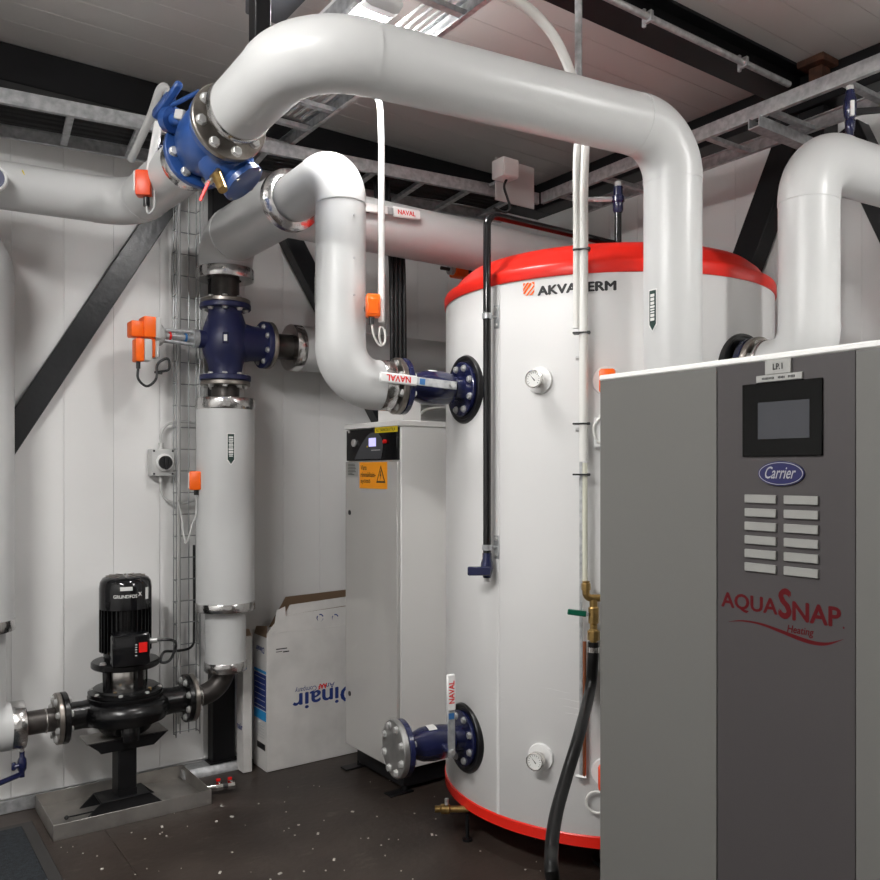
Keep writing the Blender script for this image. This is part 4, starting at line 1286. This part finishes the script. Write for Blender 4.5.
# ================================================================== CARDBOARD BOXES
kx0, ky0, ky1 = 1.617, 3.662, 3.822
kx1 = 2.20
kz = .655
bxs = thing('cardboard_box', 'large white cardboard box with open flaps beside the cabinet', 'box', (1.9, 3.74, 0))
w_ = .005
front = MB().bx(kx0, kx1, ky0, ky0 + w_, .001, kz, .002).build('front_side', 'cardboard_white', bxs)
MB().bx(kx0, kx1, ky1 - w_, ky1, .001, kz).build('back_side', 'cardboard_white', bxs)
lft = MB().bx(kx0, kx0 + w_, ky0 + w_, ky1 - w_, .001, kz - .02).build('left_side', 'cardboard_white', bxs)
MB().bx(kx1 - w_, kx1, ky0 + w_, ky1 - w_, .001, kz).build('right_side', 'cardboard_white', bxs)
MB().bx(kx0 + w_, kx1 - w_, ky0 + w_, ky1 - w_, .001, .006).build('bottom', 'cardboard_brown', bxs)
ff = MB().prism([(0, 0), (.583, 0), (.583, .095), (.12, .078), (.065, .07)], (kx0, ky0, kz), (1, 0, 0), (0, .08, 1), (0, w_, 0)).build('front_flap', 'cardboard_white', bxs)
MB().prism([(.10, .075), (.583, .098), (.583, .140), (.13, .122)], (kx0, ky0 + .012, kz), (1, 0, 0), (0, .10, 1), (0, w_, 0)).build('folded_edge', 'cardboard_white', ff)
MB().prism([(.08, 0), (.583, 0), (.583, .155), (.16, .145)], (kx0, ky1 - w_, kz), (1, 0, 0), (0, -.15, 1), (0, w_, 0)).build('back_flap', 'cardboard_brown', bxs)
MB().prism([(0, 0), (.14, 0), (.13, .035), (.02, .05)], (kx0, ky0 + .012, kz - .02), (0, 1, 0), (.28, .2, 1), (w_, 0, 0)).build('side_flap', 'cardboard_brown', bxs)
MB().prism([(.03, .0), (.10, .02), (.095, .13), (.05, .115)], (kx0 + .0, ky0 - .004, kz - .01), (1, 0, 0), (0, .06, 1), (0, .004, 0)).build('torn_flap', 'cardboard_white', bxs)


def K(px, py): return P(px, py, Y=ky0)


# printed name, upside down
def usd(x0, x1, ytop, ybot, s, m, bold=.02, name='lettering'):
    A_, B_ = K(x0, ybot), K(x1, ytop)
    z_hi = (K(x0, ytop).z + K(x1, ytop).z) / 2; z_lo = (K(x0, ybot).z + K(x1, ybot).z) / 2
    return lettering(s, plane_fn((B_.x, ky0 - .0006, z_hi), V((-(B_.x - A_.x), 0, 0)), V((0, 0, -(z_hi - z_lo)))), front, m, name, bold)


usd(292.5, 357, 688.5, 706, 'Dinair', 'print_blue', .022)
usd(326, 334.5, 682.5, 688, 'An', 'print_blue', .0)
usd(318, 327, 683.5, 688.8, 'AAF', 'red', .05)
usd(295, 316.5, 685.5, 692, 'Company', 'print_blue', .0)
mb = MB()
for (x0, x1, y0_, y1_) in ((276, 287, 647.5, 650), (276, 282, 651, 652.5), (283, 289, 650.5, 652.5)):
    A_, B_ = K(x0, y1_), K(x1, y0_); mb.bx(A_.x, B_.x, ky0 - .0006, ky0, A_.z, B_.z)
mb.build('stamp_print', 'ink', front)
for px_ in (320.5, 335.5):
    q = K(px_, 618); q.z += 0
    mb = MB()
    for k in range(3):
        t0 = R(120 * k + 20)
        pts = [V((q.x + .017 * math.cos(t0 + R(i * 14)), ky0 + .0055, q.z + .017 * math.sin(t0 + R(i * 14)))) for i in range(7)]
        mb.sweep(pts, .0032, 6)
    mb.build('recycling_mark', 'print_blue', bxs)
# printed panel on the left side
def side_rect(name, m, y0f, y1f, z0, z1, par=lft): return MB().bx(kx0 - .0006, kx0 + .001, ky0 + .16 * y0f, ky0 + .16 * y1f, z0, z1).build(name, m, par)
side_rect('cyan_bar', 'print_cyan', .06, .94, .46, .474)
tbp = side_rect('blue_table', 'print_blue', .06, .94, .285, .455)
for k in range(6):
    MB().bx(kx0 - .001, kx0, ky0 + .02, ky0 + .14, .300 + k * .027, .302 + k * .027).build('table_rule', 'sticker', tbp)
side_rect('cyan_bar', 'print_cyan', .06, .94, .235, .28)
lettering('Dinair', plane_fn((kx0 - .0008, ky0 + .03, .585), V((0, .10, 0)), V((0, 0, -.03))), lft, 'print_blue', bold=.03)
side_rect('handle_hole', 'black', .12, .72, .095, .125)
mb = MB()
for k in range(5): mb.bx(kx0 - .0006, kx0, ky0 + .03, ky0 + .03 + random.uniform(.05, .1), .150 + k * .014, .154 + k * .014)
mb.build('small_print', 'grey_plastic', lft)
b2 = thing('cardboard_box', 'second white cardboard box squeezed between the column and the larger box', 'box', (1.56, 3.74, 0))
MB().bx(1.520, 1.566, 3.715, 3.795, .001, .645, .003).build('carton', 'cardboard_white', b2)
MB().prism([(0, 0), (.044, 0), (.036, .03), (.008, .035)], (1.521, 3.72, .645), (1, 0, 0), (0, .35, 1), (0, .003, 0)).build('flap', 'cardboard_brown', b2)
lettering('nair', plane_fn((1.5195, 3.79, .20), V((0, -.07, 0)), V((0, 0, .03))), b2, 'print_blue', bold=.03)

# ================================================================== THIN PIPES AND FITTINGS AT THE TANK
q, d, ph = tankpt(487); 
bpx = q * ((d - .055) / d)
zt_, zb_ = CAMH + (HOR - 214) / FPX * (d - .055), CAMH + (HOR - 553) / FPX * (d - .055)
vp = thing('vent_pipe', 'thin black upright pipe clipped to the left of the tank and bent over its top', 'pipe', (bpx.x, bpx.y, zb_))
MB().sweep(fillet([(bpx.x, bpx.y, zb_), (bpx.x, bpx.y, zt_), (bpx.x + .95, bpx.y + .03, zt_ + .01)], .045), .0145, 16).build('tube', 'black_gloss', vp)
for py_ in (319, 546):
    q2, d2, ph2 = tankpt(497)
    zz = CAMH + (HOR - py_) / FPX * d
    a = tank_dir(ph2)
    bk = MB().box(q2 + a * .003 + V((0, 0, zz)), (.026, .004, .085), Matrix((V((-a.y, a.x, 0)), a, V((0, 0, 1)))).transposed(), .001).build('clip_plate', 'galv', vp)
    MB().cyl(q2 + V((0, 0, zz)), V((bpx.x, bpx.y, zz)), .006, seg=10).build('clip_rod', 'galv', bk)
    MB().lathe((bpx.x, bpx.y, zz - .010), UZ, [(.0146, 0), (.0185, 0), (.0185, .02), (.0146, .02), (.0146, 0)], 20).build('clip_ring', 'galv', bk)
    bolts(bk, q2 + a * .005 + V((0, 0, zz + .03)), a, 0.0, 1, .006)
    bolts(bk, q2 + a * .005 + V((0, 0, zz - .03)), a, 0.0, 1, .006)
dvv = thing('drain_valve', 'navy drain valve with flat handle at the foot of the thin black pipe', 'valve', (bpx.x, bpx.y, zb_ - .09))
oq = V((bpx.x, bpx.y, zb_))
MB().lathe(oq, (0, 0, -1), [(0, 0), (.017, 0), (.017, .02), (.022, .035), (.024, .055), (.018, .075), (.014, .09), (0, .09)], 18).build('body', 'navy_gloss', dvv)
MB().cyl(oq + V((0, 0, -.09)), oq + V((0, 0, -.105)), .010, seg=6).build('cap', 'bolt', dvv)
rt = V((ST, -CT, 0))
MB().bar(oq + V((0, 0, -.062)) + rt * .012 - V((CT, ST, 0)) * .03, oq + V((0, 0, -.062)) - rt * .072 - V((CT, ST, 0)) * .03, .02, .032, UZ, .004).build('handle', 'navy_gloss', dvv)
MB().cyl(oq + V((0, 0, -.055)), oq + V((0, 0, -.055)) - V((CT, ST, 0)) * .03, .009, seg=12).build('stem', 'navy_gloss', dvv)

# mounting rail and hoses at the tank front
q, d, ph = tankpt(582)
a = tank_dir(ph); u = V((-a.y, a.x, 0))
rl = thing('tank_rail', 'thin galvanised rail standing on the front of the tank', 'rail', q + a * .025 + V((0, 0, .22)))
c = q + a * .025
zlo, zhi = tz(582, 778), tz(582, 235)
for (za, zb2) in ((zlo, tz(582, 462)), (tz(582, 455), tz(582, 405)), (tz(582, 393), zhi)):
    MB().bar(c + V((0, 0, za)), c + V((0, 0, zb2)), .010, .006, a, .001).build('rail_bar', 'galv', rl)
for py_ in (359, 430, 774):
    zz = tz(582, py_)
    k_ = MB().cyl(q + V((0, 0, zz)), c + a * .004 + V((0, 0, zz)), .006, seg=10).build('clip', 'galv', rl)
    MB().cyl(c - u * .018 + V((0, 0, zz)), c + u * .018 + V((0, 0, zz)), .007, seg=8).build('clip_screw', 'bolt', k_)
# copper tail in the lower run
tag(MB().cyl(c + u * .012 + V((0, 0, tz(585, 774))), c + u * .012 + V((0, 0, tz(585, 640))), .006, seg=12).build('copper_tube', 'copper'), 'thin copper tube low on the tank beside the rail', 'pipe')
hz_top = CAMH + (HOR - 150) / FPX * (d - .05)
hb = c + a * .018
def hose(name, label, off, r, ztop, zbot, m, top_pts):
    pts = [hb + u * off + V((0, 0, zbot)), hb + u * off + V((0, 0, (zbot + ztop) / 2)), hb + u * off + V((0, 0, ztop))] + top_pts
    return tag(MB().sweep(spline(pts, 8), r, 12).build(name, m), label, 'hose')
hose('white_hose', 'white hose strapped to the tank front arching up to the ceiling ladder', .012, .0155, 2.35, tz(586, 461), 'tube_white',
     [V((2.035, 2.0, 2.60)), P(575, 85, d=2.70), P(556, 40, d=2.62), P(530, 10, d=2.55), P(498, -10, d=2.46), P(470, -22, d=2.42)])
hose('clear_tube', 'translucent pale tube running down the tank front to the brass fitting', .016, .009, tz(586, 463), tz(586, 582), 'tube_clear', [])
hose('white_hose', 'second white hose running straight up beside the tank front rail', -.012, .0125, 2.5, tz(582, 330), 'tube_white', [V((2.04, 2.02, 2.60))])
for py_ in (253, 335, 424.5, 474.5):
    zz = tz(586, py_)
    M = Matrix((u, a, V((0, 0, 1)))).transposed()
    mb = MB().box(hb + u * .004 + V((0, 0, zz)), (.056, .036, .006), M, .0015)
    mb.box(hb + u * .030 + a * .012 + V((0, 0, zz)), (.012, .012, .009), M, .002)
    tag(mb.build('cable_tie', 'black'), {253: 'black cable tie around the hoses at the red tank rim', 335: 'black cable tie around the hoses below the tank lettering', 424.5: 'black cable tie around the hose level with the white box', 474.5: 'black cable tie around the translucent tube'}[py_], 'cable tie', 'cable ties on the hoses')
# conduit with bend on the roof beam
tag(MB().sweep(fillet([(1.955, 1.95, 2.62), (1.955, 1.95, 3.022), (3.17, 1.95, 3.022)], .05), .0125, 12).build('steel_conduit', 'galv'), 'grey steel conduit rising behind the big top pipe and along the roof beam', 'conduit')
for xx, ww in ((2.30, 'left'), (2.86, 'right')):
    tag(MB().bx(xx - .008, xx + .008, 1.932, 1.975, 3.004, 3.042, .002).bx(xx - .006, xx + .006, 1.965, 1.976, 2.995, 3.06, .001).build('conduit_clip', 'galv'), 'small galvanised clip on the roof beam, ' + ww + ' one of the two', 'clip', 'conduit clips on the roof beam')

# brass fitting stack and black drain hose
q, d, ph = tankpt(590)
bb = q * ((d - .055) / d)
dz = d - .055
def bzv(py): return CAMH + (HOR - py) / FPX * dz
def bq(px, py): return P(px, py, d=dz)
bv = thing('brass_valve', 'brass ball valve assembly with green lever at the tank front', 'valve', bq(594, 645))
e0 = bq(586, 584); e1 = bq(586, 597); e2 = bq(593.5, 600)
MB().sweep(fillet([bq(586, 581), bq(586, 598), bq(600, 598)], .018), .0125, 14).build('elbow', 'brass', bv)
MB().lathe(bq(586, 590), UZ, [(.0155, 0), (.0155, .022), (.013, .024)], 8).build('nut', 'brass', bv)
MB().lathe(bq(593.5, 642), UZ, [(0, 0), (.012, 0), (.012, .015), (.0165, .018), (.0165, .04), (.0125, .045), (.0125, .06), (.0175, .065), (.0175, .115), (.0135, .12), (.0135, .145), (0, .145)], 16).build('body', 'brass', bv)
MB().lathe(bq(593.5, 640), UZ, [(.0205, 0), (.0205, .03), (.015, .034)], 8).build('union_nut', 'brass', bv)
MB().cyl(bq(587.5, 633), bq(593.5, 633), .009, seg=12).build('test_port', 'brass', bv)
MB().cyl(bq(586, 613.5) , bq(593, 613.5), .007, seg=10).build('stem', 'galv', bv)
n_ = V((-CT, -ST, 0)) * .012
MB().bar(bq(586, 613.5) + n_, bq(567, 611) + n_, .008, .020, UZ, .003).build('green_lever', 'green', bv)
MB().bar(bq(588, 613.5) + n_, bq(582, 613) + n_, .006, .014, UZ, .001).build('lever_plate', 'galv', bv)
hp0 = bq(593.3, 640)
hpts = [bq(593.3, 642), bq(593, 660), bq(590, 690), P(579, 735, d=2.55), P(567, 775, d=2.42), P(556, 815, d=2.28), P(551.5, 850, d=2.16), P(553, 880, d=2.10)]
f_end = P(562, 915, Z=.02)
tag(MB().sweep(spline(hpts + [f_end + V((0, 0, .05)), f_end + V((.0, -.12, .0)), f_end + V((-.05, -.5, 0))], 10), .0185, 18).build('drain_hose', 'hose'), 'thick black rubber hose hanging from the brass valve down to the floor', 'hose')
tag(MB().lathe(bq(593.3, 652), UZ, [(.019, 0), (.021, 0), (.021, .018), (.019, .018), (.019, 0)], 24).build('hose_clamp', 'chrome'), 'steel clamp ring on the top end of the black hose', 'clamp')

# brass drain at the tank foot
q = P(444, 809, d=3.20)
bd2 = thing('brass_drain', 'small brass drain valve under the left edge of the tank', 'valve', q - V((0, 0, .02)))
MB().lathe(q - rt * .035, rt, [(0, 0), (.013, 0), (.013, .02), (.019, .025), (.019, .055), (.013, .06), (.013, .13), (0, .13)], 12).build('body', 'brass', bd2)
MB().cyl(q + rt * .01, q + rt * .01 + V((0, 0, .04)), .008, seg=10).build('stem', 'bolt', bd2)
q2 = q + rt * .09
tag(MB().lathe((q2.x, q2.y, .0), UZ, [(0, 0), (.02, 0), (.02, .008), (.008, .01), (.008, .10), (0, .10)], 12).build('levelling_screw', 'black_steel'), 'threaded levelling screw under the tank edge', 'screw')

# air vents on top
q = P(618, 240, d=3.35)
av = thing('air_vent', 'navy air vent valve on a black stem on top of the tank', 'valve', (q.x, q.y, 2.24))
MB().lathe((q.x, q.y, 2.24), UZ, [(0, 0), (.018, 0), (.018, .06), (.014, .10), (.014, P(618, 212, d=3.35).z - 2.24), (0, P(618, 212, d=3.35).z - 2.24)], 16).build('stem', 'black_gloss', av)
zz = P(618, 213, d=3.35).z
MB().lathe((q.x, q.y, zz), UZ, [(0, 0), (.016, 0), (.021, .01), (.021, .04), (.026, .045), (.026, .065), (.019, .07), (.019, .105), (0, .105)], 16).build('body', 'navy_gloss', av)
MB().cyl((q.x, q.y, zz + .105), (q.x, q.y, zz + .125), .014, seg=6).build('cap', 'bolt', av)
MB().cyl((q.x, q.y, zz + .055), V((q.x, q.y, zz + .055)) - rt * .125, .009, seg=10).build('handle_rod', 'galv', av)
MB().bar(V((q.x, q.y, zz + .055)) - rt * .02, V((q.x, q.y, zz + .055)) - rt * .10, .01, .018, UZ, .002).build('handle', 'white_plastic', av)
q = P(850, 140, d=2.85)
av = thing('air_vent', 'navy air vent valve standing on the right hand pipe bend', 'valve', (q.x, q.y, 2.545))
zz = P(850, 137, d=2.85).z
MB().lathe((q.x, q.y, 2.545), UZ, [(0, 0), (.012, 0), (.012, .04), (.015, .045), (.017, .08), (.014, .085), (.02, .10), (.022, .13), (.02, .155), (.014, .17), (.014, .185), (0, .185)], 16).build('body', 'navy_gloss', av)
MB().cyl((q.x, q.y, 2.73), (q.x, q.y, 2.745), .013, seg=6).build('cap', 'bolt', av)
MB().box((q.x - .016, q.y - .016, 2.66), (.012, .012, .05), Matrix.Rotation(R(45), 3, 'Z')).build('rating_sticker', 'sticker', av)
MB().bar(V((q.x, q.y, 2.655)), V((q.x, q.y, 2.665)) + V((.45, -.12, .09)), .014, .022, UZ, .003).build('lever', 'black', av)

# junction box on a grey plate hung at the ladder corner
q = P(521, 178, Y=3.05)
pl = thing('mounting_plate', 'grey sheet metal plate hung at the corner of the cable ladders', 'plate', q - V((0, 0, .15)))
A_, B_ = P(495, 202, Y=3.05), P(534, 168, Y=3.05)
MB().bx(A_.x, B_.x, 3.047, 3.053, A_.z + .01, B_.z, .002).build('sheet', 'grey_plastic', pl)
for fx in (.15, .85):
    MB().bx(A_.x + (B_.x - A_.x) * fx - .012, A_.x + (B_.x - A_.x) * fx + .012, 3.053, 3.125, 2.80, 2.815, .001).build('hook', 'galv', pl)
q = P(505, 170, Y=3.0)
jb = thing('junction_box', 'white junction box with dangling black cable at the ladder corner', 'box', q - V((0, 0, .05)))
MB().box(q, (.095, .085, .088), None, .006, 2).build('housing', 'white_plastic', jb)
MB().box(q + V((0, -.045, 0)), (.088, .008, .082), None, .003).build('lid', 'white_plastic', jb)
MB().sweep(spline([q + V((.01, 0, -.04)), q + V((-.005, 0, -.08)), q + V((.015, 0, -.13)), q + V((.03, .0, -.17)), q + V((.02, .02, -.19)), q + V((-.03, .05, -.17))]), .006, 8).build('cable', 'cable_black', jb)

# orange flow sensor with white conduit by pipe B
q = P(373, 306, Y=2.50)
os_ = thing('pipe_sensor', 'bright orange sensor box on the right side of the white bent pipe', 'sensor', q - V((0, 0, .06)), 'orange sensor boxes on pipes')
Mz = Matrix.Rotation(R(-25), 3, 'Z')
MB().box(q, (.050, .045, .080), Mz, .007, 2).build('housing', 'orange', os_)
MB().box(q + Mz @ V((0, -.024, -.004)), (.036, .004, .055), Mz, .002).build('lid', 'orange', os_)
MB().cyl(q + V((-.006, 0, -.036)), q + V((-.006, 0, -.065)), .010, seg=12).build('cable_gland', 'black', os_)
MB().cyl(q, V((BX + .07, VY, q.z)), .010, seg=10).build('probe', 'stainless', os_)
e = q + V((-.006, 0, -.06))
MB().sweep(spline([e, e + V((.01, 0, -.045)), e + V((.035, 0, -.075)), e + V((.055, .0, -.06)), e + V((.052, 0, -.02)), e + V((.035, .0, -.012)), e + V((.032, 0, -.045)), e + V((.045, .01, -.07))]), .004, 8).build('cable', 'tube_white', os_)
cxp = [P(360, 88, Y=2.62), P(377, 97, Y=2.56), P(381, 125, Y=2.53), P(381.5, 200, Y=2.52), P(381.5, 322, Y=2.52)]
tag(MB().sweep(spline([V((1.56, 2.72, 2.86))] + cxp, 8), .0115, 12).build('white_conduit', 'white_plastic'), 'slim white conduit dropping from the overhead ladder beside the white bent pipe', 'conduit')

# wall switch and wire mesh tray --------------------------------------------
q = P(161, 462.5, Y=3.835)
sw = thing('isolator_switch', 'grey rotary isolator switch box on the left wall beside the wire mesh tray', 'switch', q - V((0, .0, .06)))
MB().bx(q.x - .052, q.x + .052, 3.80, 3.869, q.z - .062, q.z + .062, .006, 2).build('housing', 'grey_plastic', sw)
MB().cyl((q.x + .004, 3.80, q.z), (q.x + .004, 3.790, q.z), .040, seg=32, bev=.002).build('dial_plate', 'white_plastic', sw)
kn = MB().cyl((q.x + .004, 3.79, q.z), (q.x + .004, 3.772, q.z), .030, seg=28, bev=.003).build('knob', 'black', sw)
MB().bx(q.x - .004, q.x + .012, 3.762, 3.775, q.z - .032, q.z + .028, .003).build('knob_grip', 'black', kn)
for sx_ in (-1, 1):
    for sz in (-1, 1):
        MB().cyl((q.x + sx_ * .042, 3.80, q.z + sz * .052), (q.x + sx_ * .042, 3.798, q.z + sz * .052), .005, seg=8).build('corner_screw', 'black', sw)
for sz in (-1, 1):
    MB().cyl((q.x, 3.835, q.z + sz * .06), (q.x, 3.835, q.z + sz * .09), .012, seg=10).build('cable_gland', 'bolt', sw)
mt_x0, mt_x1 = P(173, 480, Y=3.80).x, P(198, 480, Y=3.78).x
for sgn, lab in ((1, 'grey cable curving up from the wall switch into the mesh tray'), (-1, 'grey cable curving down from the wall switch into the mesh tray')):
    s0 = V((q.x, 3.835, q.z + sgn * .09))
    tag(MB().sweep(spline([s0, s0 + V((.0, 0, .04 * sgn)), s0 + V((.03, 0, .085 * sgn)), s0 + V((.10, -.01, .10 * sgn)), s0 + V((.17, 0, (.10 if sgn > 0 else .09) * sgn)), s0 + V((.20, 0, (.16 if sgn > 0 else .2) * sgn)), s0 + V((.20, 0, .5 * sgn))]), .006, 8).build('switch_cable', 'grey_plastic'), lab, 'cable')
wt = thing('wire_mesh_tray', 'galvanised wire mesh cable tray standing vertically on the left wall', 'cable tray', ((mt_x0 + mt_x1) / 2, 3.83, .2))
zlo, zhi = .215, 2.76
for (xx, yy, rr) in ((mt_x0, 3.755, .0028), (mt_x0 + .005, 3.805, .0028), (mt_x0 + .035, 3.806, .0028), (mt_x0 + .075, 3.806, .0028), (mt_x1, 3.805, .0028), (mt_x1, 3.755, .0028)):
    MB().cyl((xx, yy, zlo), (xx, yy, zhi), rr, seg=6).build('long_wire', 'galv_wire', wt)
z = zlo + .01
while z < zhi:
    MB().sweep([(mt_x0, 3.753, z), (mt_x0 + .002, 3.806, z), (mt_x1, 3.806, z), (mt_x1, 3.753, z)], .0026, 6).build('cross_wire', 'galv_wire', wt)
    z += .1
tag(MB().cyl((mt_x0 + .026, 3.797, zlo + .05), (mt_x0 + .026, 3.797, zhi), .0075, seg=10).build('riser_cable', 'grey_plastic'), 'pale grey cable running straight up inside the wire mesh tray', 'cable')

# floor mat and debris ---------------------------------------------------------
dm = thing('door_mat', 'dark blue grey carpet mat with rubber edge at the lower left corner', 'mat', (-.1, 2.9, 0))
MB().bx(-.8, .615, 1.4, 3.70, .0005, .006, .003).build('rubber_edge', 'rubber', dm)
MB().bx(-.76, .570, 1.44, 3.655, .005, .012, .003).build('pile', 'mat_pile', dm)
random.seed(11)
mb = MB(); ms = MB()
for k in range(140):
    X_ = random.uniform(.6, 2.2); Y_ = random.uniform(1.7, 3.45)
    s_ = random.uniform(.0012, .0032) * (2.0 if random.random() < .12 else 1)
    mb.box((X_, Y_, .0012), (s_ * 2, s_ * random.uniform(.8, 2), .0022), Matrix.Rotation(random.uniform(0, 3), 3, 'Z'))
for (px_, py_) in ((220, 873), (318, 834), (280, 874), (334, 860), (162, 827), (232, 817), (432, 835)):
    q = P(px_, py_, Z=0)
    mb.box((q.x, q.y, .002), (.014, .008, .004), Matrix.Rotation(random.uniform(0, 3), 3, 'Z'))
o = mb.build('floor_debris', 'debris')
o['kind'] = 'stuff'; tag(o, 'tiny pale crumbs and chips scattered on the dark floor', 'debris')
